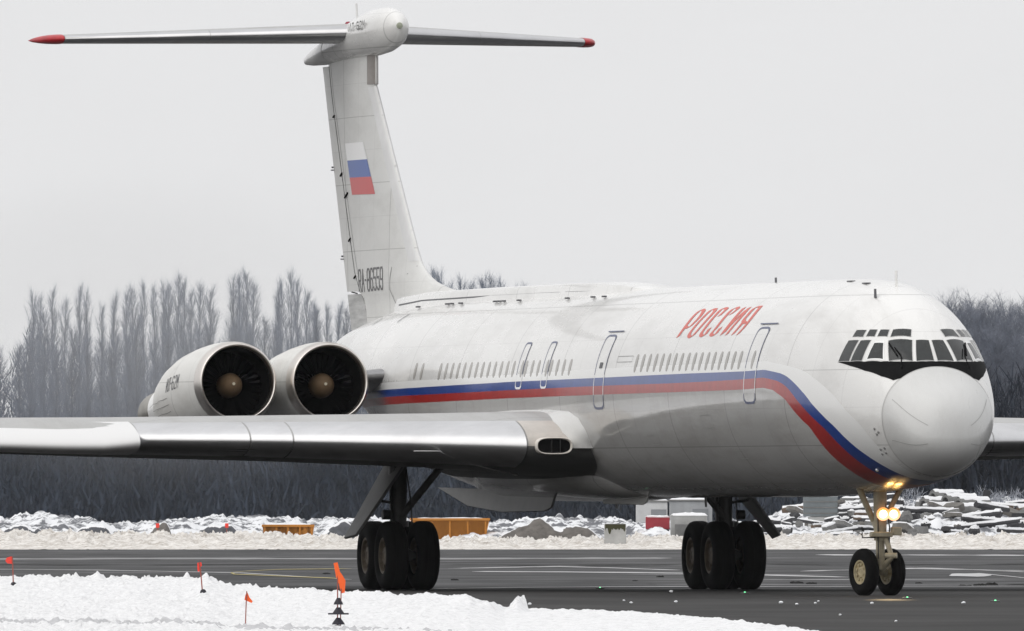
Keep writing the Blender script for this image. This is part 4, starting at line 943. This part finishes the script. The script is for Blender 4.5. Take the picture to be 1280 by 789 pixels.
for zb, rr2 in ((.0, .075), (.13, .07), (.25, .055)):
    mb = MB(); mb.lathe([(-.0, rr2*1.1), (.02, rr2), (.06, rr2*.6), (.085, rr2*.35), (.085, 0)], (.01, 0, zb), (0, 0, 1), 16); recalc(mb.build('base', BASE, r_, 40))
mb = MB(); mb.box((.01, 0, .135), (.26, .05, .02)); mb.build('base_plate', BASE, r_)
for px, lab in ((197, 'red marker flag left of the two beyond the far snow bank'), (283.5, 'red marker flag nearer the orange skip, beyond the far snow bank')):
    r_ = empty('marker_flag', lab, 'marker flag', 'red flags beyond the far snow bank'); put(r_, px, 725, 0)
    mb = MB(); mb.tube([(0, 0, 0), (0, 0, .98)], .02, 6); mb.build('stake', STAKE, r_)
    mb = MB(); mb.box((.0, -.02, .90), (.14, .03, .18)); recalc(bevel(mb.build('flag_cloth', REDF, r_), .02))
GREEN = mat('green_lens_lit', (.1, .7, .3), .2, emit=(.25, 1, .45), estr=1.2)
for px, py, lab in ((1134, 750, 'green taxiway light beside the nose wheel reflection'), (1244, 754, 'green taxiway light at the right of the frame'), (931, 743.5, 'green taxiway light just behind the left main wheels'), (750, 737.5, 'green taxiway light between the two main gears')):
    d = dline(py); r_ = empty('taxiway_light', lab, 'light', 'green taxiway lights set in the asphalt'); put(r_, px, d, .016)
    mb = MB(); mb.lathe([(0, .10), (.02, .095), (.03, .06), (.03, 0)], (0, 0, 0), (0, 0, 1), 18); recalc(mb.build('light_rim', DARKM, r_))
    mb = MB(); mb.lathe([(.0, .022), (.012, .018), (.018, 0)], (0, -.06, .024), (0, -.4, 1), 12); recalc(mb.build('lens', GREEN, r_))
ICE = mat('clear_white_ice', (.82, .84, .86), .25)
for k, (px, py, s) in enumerate(((976, 755, .05), (996, 757, .04), (1019, 755.5, .035), (1090, 755.5, .04), (1204, 755.5, .05), (839, 741, .05), (845, 754, .045), (789, 755, .04), (662, 757, .05), (1023, 753, .03), (780, 752, .03), (1050, 770, .03), (1120, 778, .03))):
    s *= .6; mb = MB(); rng = random.Random(k); d = dline(py); P = []
    for i in range(5):
        for j in range(8):
            t = 2*math.pi*j/8; p = math.pi*(i+.5)/5; rr2 = s*(.8+.4*rng.random()); P.append(Vector((rr2*math.sin(p)*math.cos(t)*1.3, rr2*math.sin(p)*math.sin(t), rr2*.8*math.cos(p)+s*.6)))
    mb.loft([P[i*8:i*8+8] for i in range(5)], True, True); o = recalc(mb.build('ice_chunk', ICE, None, 20)); put(o, px, d, .006)
    tag(o, 'small white chunk of ice lying on the dark taxiway', 'ice chunk', 'ice chunks scattered on the taxiway')
CLOD = mat('dirty_slush_clod', (.022, .022, .022), .8, spec=.1)
for k, (px, py, s) in enumerate(((1203, 733, .14), (1225, 733, .2), (1239, 732.5, .26), (1212, 733, .1), (995, 730, .2), (1014, 730.5, .16), (826, 722, .16), (569, 726, .14), (793, 727, .1), (1148, 730, .12), (408, 718, .14))):
    s *= .6; mb = MB(); rng = random.Random(k+50); d = dline(py); P = []
    for i in range(5):
        for j in range(9):
            t = 2*math.pi*j/9; p = math.pi*(i+.5)/5; rr2 = s*(.6+.6*rng.random()); P.append(Vector((rr2*math.sin(p)*math.cos(t)*1.3, rr2*math.sin(p)*math.sin(t), max(-.0, rr2*.4*math.cos(p)))))
    mb.loft([P[i*9:i*9+9] for i in range(5)], True, True); o = recalc(mb.build('slush_clod', CLOD, None, 20)); put(o, px, d, .006)
    tag(o, 'black clod of frozen slush lying on the apron', 'clod', 'dark slush clods on the apron')

# ==================================================================== beyond the far snow bank
rnd = random.Random(11)
# lumpy ground with snow-filled hollows and earth heaps
def heap_field(px, d, x):
    w = sstep(722, 745, d)
    right = sstep(950, 1040, px)
    h = .62+.42*fbm(x*.20, d*.03, 11, 4)+.30*fbm(x*.8, d*.1, 12, 6)+.22*abs(fbm(x*2.2, d*.3, 21, 4))+.34*sstep(735, 800, d)
    h += right*(.05+.80*sstep(735, 790, d))*(.8+.5*fbm(x*.3, d*.05, 13, 3))
    return max(-.05, h)*w-.06
HEAP = mat('snowy_earth', (.80, .81, .83), .8, spec=.1, var=.6, vscale=.6, var2=(.15, .155, .17), vstretch=(1, .35, 2.5), edge=(.44, .52), bump=.6, bscale=2)
bank_grid(-60, 1340, 620, [718+2.2*k for k in range(52)], heap_field, 'rough_snowy_ground', HEAP, 'uneven snow covered ground with dark earth showing through')
SNOWC = mat('snow_cap', (.84, .845, .86), .75, spec=.15, var=.08, vscale=1.5, bump=.4, bscale=4)
CONC = mat('weathered_concrete', (.22, .22, .215), .85, var=.45, vscale=2, bump=.3)
CONCL = mat('pale_concrete', (.50, .50, .49), .8, var=.35, vscale=1.5, bump=.2)
DWOOD = mat('dark_wet_timber', (.05, .05, .055), .8, var=.5, vscale=2, vstretch=(1, 6, 6))
BWOOD = mat('brown_timber', (.15, .105, .075), .8, var=.5, vscale=2, vstretch=(1, 6, 6))
STONE = mat('broken_stone', (.19, .18, .165), .85, var=.5, vscale=2, bump=.4)
def snow_slab(parent, w, l, z, th, seed, over=.02):
    """lumpy snow lying on a flat top"""
    mb = MB(); n, m2 = 12, 8; rows = []
    for i in range(n+1):
        row = []
        for j in range(m2+1):
            u, v = i/n*2-1, j/m2*2-1; e_ = (1-abs(u)**6)*(1-abs(v)**6)
            row.append((u*(w/2+over), v*(l/2+over), z-.01+th*(.25+.75*e_)*(.75+.5*fbm(u*2+seed, v*2, seed)) if e_ > 0 else z-.03))
        rows.append(row)
    mb.grid(rows, flip=True)
    return recalc(mb.build('snow_cap', SNOWC, parent, 70))
# orange skips
OR = mat('orange_skip_paint', (.52, .20, .018), .55, var=.25, vscale=1.2)
def skip(px0, px1, ytop, d, label, snow):
    w = (px1-px0)*d/FPX; zt = zed(ytop, d); r_ = empty('skip_container', label, 'skip', 'orange skips beyond the snow bank'); put(r_, (px0+px1)/2, d, 0)
    mb = MB(); L_ = 1.7
    def ring(z, k): return [Vector((x*k, y, z)) for x, y in ((-w/2, -L_/2), (w/2, -L_/2), (w/2, L_/2), (-w/2, L_/2))]
    mb.loft([ring(.02, .86), ring(zt, 1.0)], True, False); mb.loft([ring(zt, .98), ring(.1, .84)], False, True); recalc(mb.build('body', OR, r_, 20))
    for x in [-w/2*.9+w*.9*k/4 for k in range(5)]:
        mb = MB(); mb.box((x, -L_/2+.02, zt*.5), (.07, .08, zt*.82)); bevel(mb.build('rib', OR, r_, 20), .01)
    mb = MB(); mb.box((0, -L_/2-.02, zt-.05), (w*1.01, .07, .10)); bevel(mb.build('rim', OR, r_, 20), .01)
    if snow: snow_slab(r_, w*.96, L_*.95, zt-.05, snow, px0)
skip(513, 612, 648, 738, 'long orange skip seen behind the right main wheels', .10)
skip(328, 393, 656, 742, 'small orange skip with snow on it left of the right main wheels', .14)
# concrete block on the bank
r_ = empty('concrete_block', 'square concrete block with a dark mossy top standing in the far snow bank', 'concrete block'); put(r_, 769, 709, zed(677, 709)-.15)
mb = MB(); mb.box((0, 0, .42), (.86, .8, .84)); bevel(mb.build('block', CONCL, r_, 20), .04)
mb = MB(); rows = []
for k in range(25):
    x = -.40+.80*k/24; rows.append([(x, -.404, .82), (x, -.405, .82-.16-.34*max(0, fbm(x*7, 3, 1)+.15))])
mb.grid(rows); mb.grid([[(-.40, -.40, .844), (-.40, .38, .844)], [(.40, -.40, .844), (.40, .38, .844)]]); recalc(mb.build('moss', mat('dark_moss', (.045, .045, .02), .9), r_))
# red tank with snow on top, on dark legs
r_ = empty('red_tank', 'square red tank with snow on top on a dark stand beside the left wheels', 'tank'); put(r_, 822, 740, 0)
zt, zb = zed(646, 740), zed(662, 740); w = 30*740/FPX
mb = MB(); mb.box((0, 0, (zt+zb)/2), (w, .9, zt-zb)); bevel(mb.build('tank', mat('dull_red_paint', (.36, .03, .045), .5, var=.25, vscale=2), r_, 20), .03)
mb = MB(); mb.box((.22, .1, zb/2), (w*.5, .7, zb-.01)); bevel(mb.build('stand', mat('dark_blue_stand', (.035, .045, .06), .6), r_, 20), .02)
mb = MB(); mb.box((-.25, -.2, zb/2), (.22, .2, zb-.01)); mb.build('leg', CONCL, r_); snow_slab(r_, w, .9, zt, .07, 3)
# pale concrete wall elements with snow
for px0, px1, yt, d, lab in ((838, 884, 644, 735, 'pale concrete wall element with snow heaped on top behind the left wheels'),):
    w = (px1-px0)*d/FPX; zt = zed(yt, d); r_ = empty('wall_element', lab, 'concrete element'); put(r_, (px0+px1)/2, d, 0)
    mb = MB(); mb.box((0, 0, zt/2), (w, .8, zt)); bevel(mb.build('block', CONCL, r_, 20), .03); snow_slab(r_, w, .8, zt, .12, 5)
    mb = MB(); mb.box((.1, -.6, zt*.36), (w*.9, .4, zt*.72)); bevel(mb.build('step', CONC, r_, 20), .03)
# grey site sheds
def shed(px0, px1, yt, d, depth, m_, label, roof=.10, windows=0):
    w = (px1-px0)*d/FPX; zt = zed(yt, d); r_ = empty('site_shed', label, 'shed', 'grey site sheds beyond the snow bank'); put(r_, (px0+px1)/2, d, 0)
    mb = MB(); mb.box((0, 0, zt/2), (w, depth, zt)); bevel(mb.build('wall', m_, r_, 20), .02)
    mb = MB(); mb.box((0, 0, zt+.04), (w+.16, depth+.16, .08)); bevel(mb.build('roof', CONC, r_, 20), .015); snow_slab(r_, w+.1, depth, zt+.08, roof, px0)
    mb = MB(); mb.box((w*.22, -depth/2-.012, zt*.42), (.7, .03, zt*.8)); mb.build('door', mat('shed_door', (.2, .21, .22), .6), r_)
    mb = MB()
    for k in range(int(w/.35)): mb.box((-w/2+.2+.35*k, -depth/2-.008, zt*.5), (.03, .02, zt*.96))
    mb.build('cladding_rib', m_, r_)
shed(795, 834, 628, 830, 2.5, mat('pale_shed_paint', (.55, .55, .55), .7, var=.2, vscale=1), 'whitish small shed far behind the red tank')
shed(837, 890, 627, 800, 2.5, mat('grey_shed_paint', (.36, .37, .38), .7, var=.2, vscale=1), 'grey ribbed shed behind the pale concrete wall element')
shed(1053, 1084, 625, 800, 2.5, mat('light_shed_paint', (.48, .48, .48), .7, var=.2, vscale=1), 'light shed just left of the nose gear')
# T-shaped stacked tank
r_ = empty('stacked_crate', 'wide green-grey crate on a narrower pale block, left of the nose gear', 'crates'); put(r_, 1026, 752, 0)
mb = MB(); mb.box((0, 0, .62), (1.05, .9, 1.24)); bevel(mb.build('lower_block', CONCL, r_, 20), .03)
mb = MB(); mb.box((-.02, 0, 1.24+.44), (1.42, 1.0, .86)); bevel(mb.build('upper_crate', mat('greenish_grey_crate', (.20, .225, .235), .7, var=.3, vscale=1.5), r_, 20), .03)
mb = MB()
for z in (1.38, 1.62, 1.86): mb.box((-.02, -.51, z), (1.44, .03, .05))
mb.build('batten', CONC, r_); snow_slab(r_, 1.4, 1.0, 2.10, .05, 8)
# snow-buried blocks (left part of the yard) and rubble, slabs, logs, pipes
def rot3(rx, ry, rz): return Matrix.Rotation(rz, 3, 'Z') @ Matrix.Rotation(ry, 3, 'Y') @ Matrix.Rotation(rx, 3, 'X')
def gz(px, d): return heap_field(px, d, lat(px, d))
def placed(name, label, cat, group, px, d, z, rz, ry=0):
    r_ = empty(name, label, cat, group); r_.matrix_world = SITE @ Matrix.Translation((lat(px, d), d, z)) @ Matrix.Rotation(rz, 4, 'Z') @ Matrix.Rotation(ry, 4, 'Y'); return r_
def log(px, d, z, L_, r, rz, ry, m_, seed):
    o = placed('log', 'snow covered log lying in the debris yard behind the far snow bank', 'log', 'logs lying in the debris yard', px, d, z, rz, ry)
    mb = MB(); n = 7; mb.tube([(-L_/2+L_*k/n, .03*fbm(k*.7, seed), .03*fbm(k*.6, seed+9)) for k in range(n+1)], [r*(1-.18*k/n)*(1+.08*fbm(k*1.3, seed, 2)) for k in range(n+1)], 12); recalc(mb.build('bark', m_, o, 50))
    mb = MB(); rows = []
    for k in range(15):
        x = -L_/2*.98+L_*.98*k/14; wv = r*(.55+.35*fbm(x*2, seed, 4)); rr2 = r*1.02
        rows.append([(x, y, rr2*math.sqrt(max(0, 1-(y/rr2)**2))*.93+t_) for y, t_ in ((-wv, -.01), (-wv*.6, .05), (0, .075+.04*fbm(x*3, seed)), (wv*.6, .05), (wv, -.01))])
    mb.grid(rows); recalc(mb.build('snow_cap', SNOWC, o, 70)); return o
def slab(px, d, z, sx_, sy_, sz_, rz, ry, m_, seed, snow=.08):
    o = placed('concrete_slab', 'broken slab with snow on it in the debris yard behind the far snow bank', 'slab', 'broken slabs in the debris yard', px, d, z, rz, ry)
    rg = random.Random(seed); mb = MB(); k = 7
    out = [(sx_/2*math.copysign(abs(math.cos(t))**.5, math.cos(t))*rg.uniform(.8, 1.05), sy_/2*math.copysign(abs(math.sin(t))**.5, math.sin(t))*rg.uniform(.8, 1.05)) for t in (2*math.pi*(i+.5)/k for i in range(k))]
    mb.loft([[Vector((x, y, -sz_/2)) for x, y in out], [Vector((x*rg.uniform(.94, 1), y*rg.uniform(.94, 1), sz_/2)) for x, y in out]], True, True); bevel(recalc(mb.build('slab', m_, o, 25)), .015)
    if snow:
        mb = MB(); mb.loft([[Vector((x*.98, y*.98, sz_/2-.01)) for x, y in out], [Vector((x*.9, y*.9, sz_/2+snow*.8)) for x, y in out], [Vector((x*.5, y*.5, sz_/2+snow*1.1)) for x, y in out]], False, True); recalc(mb.build('snow_cap', SNOWC, o, 60))
    return o
def boulder(px, d, z, s, m_, seed, snow=True):
    o = placed('boulder', 'snow topped lump of stone in the debris yard behind the far snow bank', 'stone', 'stones in the debris yard', px, d, z, seed*1.7)
    def ring(i, sc, off=0, n=10, m2=12): 
        p = math.pi*i/n; return [Vector((math.sin(p)*math.cos(t), math.sin(p)*math.sin(t)*.9, math.cos(p)*.75))*(s*sc*(1+.45*fbm(math.sin(p)*math.cos(t)*1.5+seed, math.sin(p)*math.sin(t)*1.5, math.cos(p)*1.5)))+Vector((0, 0, off)) for t in (2*math.pi*j/m2 for j in range(m2))]
    mb = MB(); mb.loft([ring(i, 1) for i in (.3, 1, 2, 3, 4, 5, 6, 7, 8, 9, 9.7)], True, True); recalc(mb.build('stone', m_, o, 30))
    if snow: mb = MB(); mb.loft([ring(i, 1.03, .03*s) for i in (3.6, 3, 2, 1, .3)], False, True); recalc(mb.build('snow_cap', SNOWC, o, 60))
    return o
def pipe(px, d, z, L_, r, rz, seed):
    o = placed('concrete_pipe', 'short concrete pipe with snow on top in the pile right of the nose gear', 'pipe', 'concrete pipes in the pile', px, d, z, rz)
    mb = MB(); mb.lathe([(-L_/2, r*.74), (-L_/2, r*1.08), (-L_/2+.18, r*1.08), (-L_/2+.22, r), (L_/2, r), (L_/2, r*.74), (-L_/2, r*.74)], (0, 0, 0), (0, 1, 0), 28); recalc(mb.build('pipe', CONC, o, 40))
    mb = MB(); rows = []
    for k in range(13):
        y = -L_/2+L_*k/12; wv = r*(.62+.25*fbm(y*2, seed, 4)); rr2 = r*1.03
        rows.append([(x, y, rr2*math.sqrt(max(0, 1-(x/rr2)**2))+t_) for x, t_ in ((-wv, -.01), (-wv*.6, .05), (0, .08+.04*fbm(y*3, seed)), (wv*.6, .05), (wv, -.01))])
    mb.grid(rows); recalc(mb.build('snow_cap', SNOWC, o, 70))
# pipe pile: two layers, seen end-on at an angle
for k, (px, py, d) in enumerate(((1172, 633, 772), (1186, 640, 768), (1203, 641, 764), (1184, 624, 774), (1200, 629, 770), (1216, 633, 766), (1192, 640, 774))):
    pipe(px, d, zed(py, d), 1.5, .33, R(-58), k)
slab(1231, 771, zed(628, 771), 1.15, .2, .30, R(4), R(-78), DWOOD, 90, 0)
slab(1248, 775, zed(633, 775), 1.4, 1.0, .16, R(8), R(6), BWOOD, 91)
# timbers and slabs, laid over the mound from back to front
items = []
for k in range(230):
    d = 797-.32*k+rnd.uniform(-3, 3); px = rnd.uniform(1032, 1300) if k % 4 else rnd.uniform(958, 1090)
    z = gz(px, d)+rnd.uniform(.02, .16)
    ty = rnd.random()
    if ty < .30: log(px, d, z+.1, rnd.uniform(.8, 2.6), rnd.uniform(.06, .15), rnd.choice((R(rnd.uniform(-25, 25)), R(rnd.uniform(40, 80)))), R(rnd.uniform(-7, 7)), rnd.choice((DWOOD, DWOOD, BWOOD)), k)
    elif ty < .66: slab(px, d, z+.08, rnd.uniform(.4, 1.3), rnd.uniform(.4, 1.0), rnd.uniform(.10, .30), R(rnd.uniform(-60, 60)), R(rnd.uniform(-24, 24)), rnd.choice((CONC, DWOOD, DWOOD, STONE)), k, rnd.choice((.0, .03, .05, .07)))
    else: boulder(px, d, z+.05, rnd.uniform(.12, .32), rnd.choice((STONE, CONC, DWOOD)), k, rnd.random() < .65)
# earth heaps and buried hedge trimmings at the left
EARTH = mat('dark_frozen_earth', (.10, .105, .12), .9, var=.6, vscale=2.5, bump=.8); EARTHB = mat('brown_frozen_earth', (.17, .155, .14), .9, var=.6, vscale=2.5, bump=.8)
def earth(px0, px1, yt, d, m_, label, seed):
    w = (px1-px0)*d/FPX/2; zt = zed(yt, d); o = placed('earth_heap', label, 'earth heap', 'earth heaps beyond the snow bank', (px0+px1)/2, d, 0, 0)
    mb = MB(); rows = []
    for i in range(41):
        u = -1+2*i/40; rows.append([(u*w, v*1.6, max(-.03, zt*(1-abs(u)**3)*(1-v*v)*(.85+.35*fbm(u*w*.9+seed, v, seed, 4)))) for v in [-1+2*j/12 for j in range(13)]])
    mb.grid(rows, flip=True); recalc(mb.build('earth', m_, o, 70))
    mb = MB(); rows = []
    for i in range(41):
        u = -.92+1.84*i/40; tt2 = fbm(u*w*1.1+seed, 5, seed+3, 3)
        rows.append([(u*w, .05+v*1.2, (max(0, zt*(1-abs(u)**3)*(1-v*v)*(.85+.35*fbm(u*w*.9+seed, v, seed, 4)))+.03+.05*tt2) if v > -.12+.4*tt2 else max(-.03, zt*(1-abs(u)**3)*(1-v*v)*.8-.08)) for v in [-.5+1.4*j/9 for j in range(10)]])
    mb.grid(rows, flip=True); recalc(mb.build('snow_cap', SNOWC, o, 70))
earth(-10, 66, 653, 732, EARTH, 'dark earth heap with snow on it at the far left edge', 1)
earth(82, 158, 655, 730, EARTH, 'low dark earth heap second from the left edge', 2)
earth(180, 218, 652, 736, EARTHB, 'small brownish heap under the red marker flag', 3)
earth(232, 308, 655, 731, EARTH, 'dark earth heap left of the small orange skip', 4)
earth(612, 760, 650, 729, EARTHB, 'long brown earth heap right of the long orange skip', 5)
earth(392, 450, 652, 735, EARTH, 'dark heap between the small orange skip and the right main wheels', 6)
earth(884, 950, 650, 733, EARTH, 'dark heap behind the left main wheels', 7)

# ==================================================================== trees
BARK = mat('frosted_grey_bark', (.17, .195, .245), .9, spec=.1, var=.3, vscale=.5)
TWIG = mat('frosted_twigs', (.20, .235, .30), .9, spec=.1, var=.35, vscale=.35)
TWIGR = mat('rimed_birch_twigs', (.26, .28, .33), .9, spec=.1, var=.6, vscale=1.1, var2=(.06, .07, .09))
def twig_quad(V, F, p, d, L_, w, rg):
    q = p+d*L_; s = d.cross(Vector((rg.uniform(-1, 1), rg.uniform(-1, 1), rg.uniform(-.3, .3)))).normalized()*w
    n = len(V); V += [p-s, p+s, q+s*.3, q-s*.3]; F.append((n, n+1, n+2, n+3))
def tree_proto(name, H, kind, seed, label, group, nbr, ntw):
    rg = random.Random(seed); root = empty(name, label, 'tree', group)
    mb = MB(); pts = [(.25*fbm(k*.4, seed)*k/8, .25*fbm(k*.4, seed+5)*k/8, H*.97*k/8) for k in range(9)]
    r0 = .17 if kind == 'poplar' else .12
    mb.tube([(pts[0][0], pts[0][1], -.3)]+pts, [r0*1.2]+[r0*(1-.93*k/8) for k in range(9)], 7)
    V, F = [], []
    def at(f): i = min(7, int(f*8)); a = Vector(pts[i]); b_ = Vector(pts[i+1]); return a+(b_-a)*(f*8-i)
    for k in range(nbr):
        f = (.10+.86*(k+.5)/nbr) if kind == 'poplar' else (.22+.74*(k+.5)/nbr)
        az = rg.uniform(0, 2*math.pi)
        if kind == 'poplar':
            tilt = R(rg.uniform(7, 20)); L_ = H*(.22*(1-f)**.8+.022)*rg.uniform(.7, 1.3)
        else:
            tilt = R(rg.uniform(24, 62)*(1-.35*f)); L_ = H*(.34*(1-f)**.7+.06)*rg.uniform(.7, 1.25)
        d0 = Vector((math.sin(tilt)*math.cos(az), math.sin(tilt)*math.sin(az), math.cos(tilt))); p = at(f)
        q1 = p+d0*L_*.5+Vector((0, 0, .02*L_)); q2 = p+d0*L_+Vector((0, 0, (.10 if kind == 'poplar' else .04)*L_))
        mb.tube([p, q1, q2], [.026*(1-.6*f), .016*(1-.6*f), .006], 4, False)
        m2 = int(ntw*(.5+L_/(H*.2))*(1-.45*f))
        for j in range(m2):
            g = rg.uniform(.15, 1.0); b0 = p+(q1-p)*g*2 if g < .5 else q1+(q2-q1)*(g-.5)*2
            sp = .45 if kind == 'poplar' else .95
            dd = (d0*1.0+Vector((rg.gauss(0, sp), rg.gauss(0, sp), rg.gauss(.25, .35)))).normalized()
            twig_quad(V, F, b0, dd, rg.uniform(.5, 1.3)*(1.0 if kind == 'poplar' else .75), (.0075 if kind == 'poplar' else .007)*rg.uniform(.6, 1.4), rg)
    mb.build('trunk', BARK, root, 60)
    cb = MB(); cb.add(V, F); cb.build('crown', TWIG if kind == 'poplar' else TWIGR, root, smooth=False)
    return root
def copy_thing(root):
    o = root.copy(); col.objects.link(o)
    for ch in root.children:
        c = ch.copy(); col.objects.link(c); c.parent = o
    return o
G_POP, G_MID, G_R = 'tall bare poplars in the haze behind the engines', 'bare poplars behind the fin and the fuselage roof', 'rime covered trees at the right edge'
pop = [tree_proto('poplar_tree', 26, 'poplar', s, 'tall bare frosted poplar in the hazy row behind the engines', G_POP, 90, 85) for s in (1, 2, 3, 4)]
bir = [tree_proto('birch_tree', 16, 'birch', s, 'rime covered bare tree in the wood behind the nose', G_R, 110, 90) for s in (11, 12, 13)]
used = set()
def plant(protos, px, ytop, d, label, group, H, wid=1.0):
    k = rnd.randrange(len(protos)); o = protos[k]
    if k not in used or True:
        o = protos[k] if (id(protos), k) not in used else copy_thing(protos[k])
        used.add((id(protos), k))
    s = (zed(ytop, d))/H; o.matrix_world = SITE @ Matrix.Translation((lat(px, d), d, 0)) @ Matrix.Rotation(rnd.uniform(0, 6.28), 4, 'Z') @ Matrix.Diagonal((s*wid, s*wid, s, 1))
    o['label'] = label; o['group'] = group; return o
# measured tops of the poplars, left to right
P_ = 'tall bare frosted poplar in the hazy row behind the engines'
for px, yt in ((40, 356), (52, 362), (66, 350), (82, 366), (98, 352), (110, 360), (128, 372), (144, 362), (158, 356), (166, 352), (180, 348), (192, 352), (204, 350), (212, 344), (222, 338), (232, 346), (240, 352), (252, 344), (262, 350),
               (292, 342), (299, 334), (310, 334), (318, 344), (346, 350), (354, 340), (364, 327), (372, 340), (382, 356), (392, 372), (408, 376), (424, 370)):
    plant(pop, px+rnd.uniform(-2, 2), yt+rnd.uniform(-3, 4), 1850+rnd.uniform(0, 180), P_, G_POP, 26, rnd.uniform(.8, 1.15))
for px in range(-12, 470, 17):
    plant(pop, px+rnd.uniform(-6, 6), 395+rnd.uniform(-18, 40)+(25 if px < 30 or 268 < px < 290 else 0), 1780+rnd.uniform(0, 60), P_, G_POP, 26, rnd.uniform(1.2, 1.6))
for px, yt in ((530, 336), (541, 325), (549, 328), (562, 345), (576, 338), (590, 342), (604, 335), (614, 334), (628, 340), (641, 350), (655, 346), (520, 350)):
    plant(pop, px, yt+3, 1880+rnd.uniform(0, 150), 'pale hazy poplar whose top shows above the fuselage roof beside the fin', G_MID, 26, rnd.uniform(1.0, 1.4))
for px in range(1182, 1310, 9):
    plant(bir, px+rnd.uniform(-3, 3), 378+rnd.uniform(-6, 18), 1180+rnd.uniform(0, 120), 'rime covered bare tree in the wood at the right of the nose', G_R, 16, rnd.uniform(.8, 1.0))
for px in range(1186, 1310, 13):
    plant(bir, px+rnd.uniform(-3, 3), 420+rnd.uniform(-10, 25), 1130+rnd.uniform(0, 30), 'rime covered bare tree in the wood at the right of the nose', G_R, 16, rnd.uniform(.9, 1.2))

# far wood: one dense mass of undergrowth and thin stems behind and between the trees
def wood(name, px0, px1, dn, df, n, hfun, material, label, seed, lw):
    rg = random.Random(seed); V, F = [], []
    for k in range(n):
        d = rg.uniform(dn, df); px = rg.uniform(px0, px1); x = lat(px, d); h = hfun(px, d)
        z = h*rg.random()**1.15; L_ = rg.uniform(.6, 1.9)
        dd = Vector((rg.gauss(0, .35), rg.gauss(0, .35), 1)).normalized()
        twig_quad(V, F, Vector((x, d, max(0, z-.3))), dd, L_, lw*rg.uniform(.5, 1.5)*(1.2-.8*z/h), rg)
    mb = MB(); mb.add(V, F); o = mb.build(name, material, smooth=False); o.matrix_world = SITE
    return tag(o, label, 'woodland', kind='stuff')
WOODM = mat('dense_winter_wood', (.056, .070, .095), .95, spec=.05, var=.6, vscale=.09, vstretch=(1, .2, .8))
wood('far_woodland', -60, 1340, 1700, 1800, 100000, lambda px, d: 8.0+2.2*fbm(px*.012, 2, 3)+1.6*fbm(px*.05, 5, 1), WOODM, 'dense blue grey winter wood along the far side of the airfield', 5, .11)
wood('near_woodland', 1120, 1350, 1120, 1200, 22000, lambda px, d: 9.5+1.5*fbm(px*.03, 2, 3), mat('dark_rimed_wood', (.045, .054, .072), .95, spec=.05, var=.6, vscale=.4), 'dark rimed undergrowth behind the debris yard at the right', 6, .11)

wood('distant_woodland', -60, 1340, 2150, 2300, 60000, lambda px, d: (19 if px < 300 else 17)+5*fbm(px*.012, 8, 3)+4*fbm(px*.045, 5, 1), mat('haze_tinted_wood', (.105, .125, .165), .95, spec=.05, var=.4, vscale=.1, vstretch=(1, .2, .5)), 'pale hazy wood far behind the poplars', 15, .12)  # distance haze put into the colour of the wood
# rimed shrubs behind the rubble
for k, px in enumerate((1226, 1238, 1250, 1261, 1272, 1283, 1146, 1133)):
    rg = random.Random(300+k); d = 800+rg.uniform(-4, 8); h = zed(609+rg.uniform(-4, 8), d)-.9
    o = placed('shrub', 'white rimed leafless shrub behind the debris yard right of the nose', 'shrub', 'rimed shrubs behind the debris yard', px, d, .9, 0)
    V, F = [], []
    for j in range(260):
        a = rg.uniform(0, 6.28); ti = abs(rg.gauss(0, .55)); f = rg.random(); b0 = Vector((math.cos(a)*math.sin(ti), math.sin(a)*math.sin(ti), math.cos(ti)))*h*f*.9
        twig_quad(V, F, b0, (b0.normalized()+Vector((rg.gauss(0, .5), rg.gauss(0, .5), rg.gauss(0, .4)))).normalized(), rg.uniform(.15, .4), .014, rg)
    mb = MB()
    for j in range(7):
        a = rg.uniform(0, 6.28); mb.tube([(0, 0, -.3), (.3*math.cos(a)*h, .3*math.sin(a)*h, h*.5), (.5*math.cos(a)*h, .5*math.sin(a)*h, h*.9)], [.025, .015, .005], 5)
    mb.build('stems', BARK, o); cb = MB(); cb.add(V, F); cb.build('crown', mat('white_rime', (.55, .57, .62), .9, spec=.1, var=.6, vscale=2, var2=(.10, .11, .13)), o, smooth=False)

# warm exhaust drifting behind the engines: a soft lens of even haze, thinning to nothing at its edge
mb = MB(); rings = []
for k in range(25):
    r = k/24; t = (1-r*r)**2*200; rings.append((r, t))
prof_ = [(r, t) for r, t in rings]
F_, B_ = [], []
for r, t in prof_:
    F_.append([(18.5*r*math.cos(a), -t-.05, 9.5*r*math.sin(a)) for a in (2*math.pi*q/40 for q in range(40))]); B_.append([(18.5*r*math.cos(a), t+.05, 9.5*r*math.sin(a)) for a in (2*math.pi*q/40 for q in range(40))])
mb.grid(F_+B_[::-1], close_v=True); ex = recalc(mb.build('exhaust_haze', None, None, 180)); ex.data.materials.clear()
xm = bpy.data.materials.new('exhaust_air'); xm.use_nodes = True; t = xm.node_tree; t.nodes.remove(t.nodes['Principled BSDF'])
xv = t.nodes.new('ShaderNodeVolumePrincipled'); xv.inputs['Color'].default_value = (1, .99, .985, 1); xv.inputs['Density'].default_value = 8e-4
t.links.new(xv.outputs[0], t.nodes['Material Output'].inputs['Volume']); ex.data.materials.append(xm)
ex.matrix_world = SITE @ Matrix.Translation((lat(185, 950), 950, 11.0)); tag(ex, 'pale warm exhaust haze drifting in front of the poplars behind the engines', 'exhaust haze', kind='stuff')
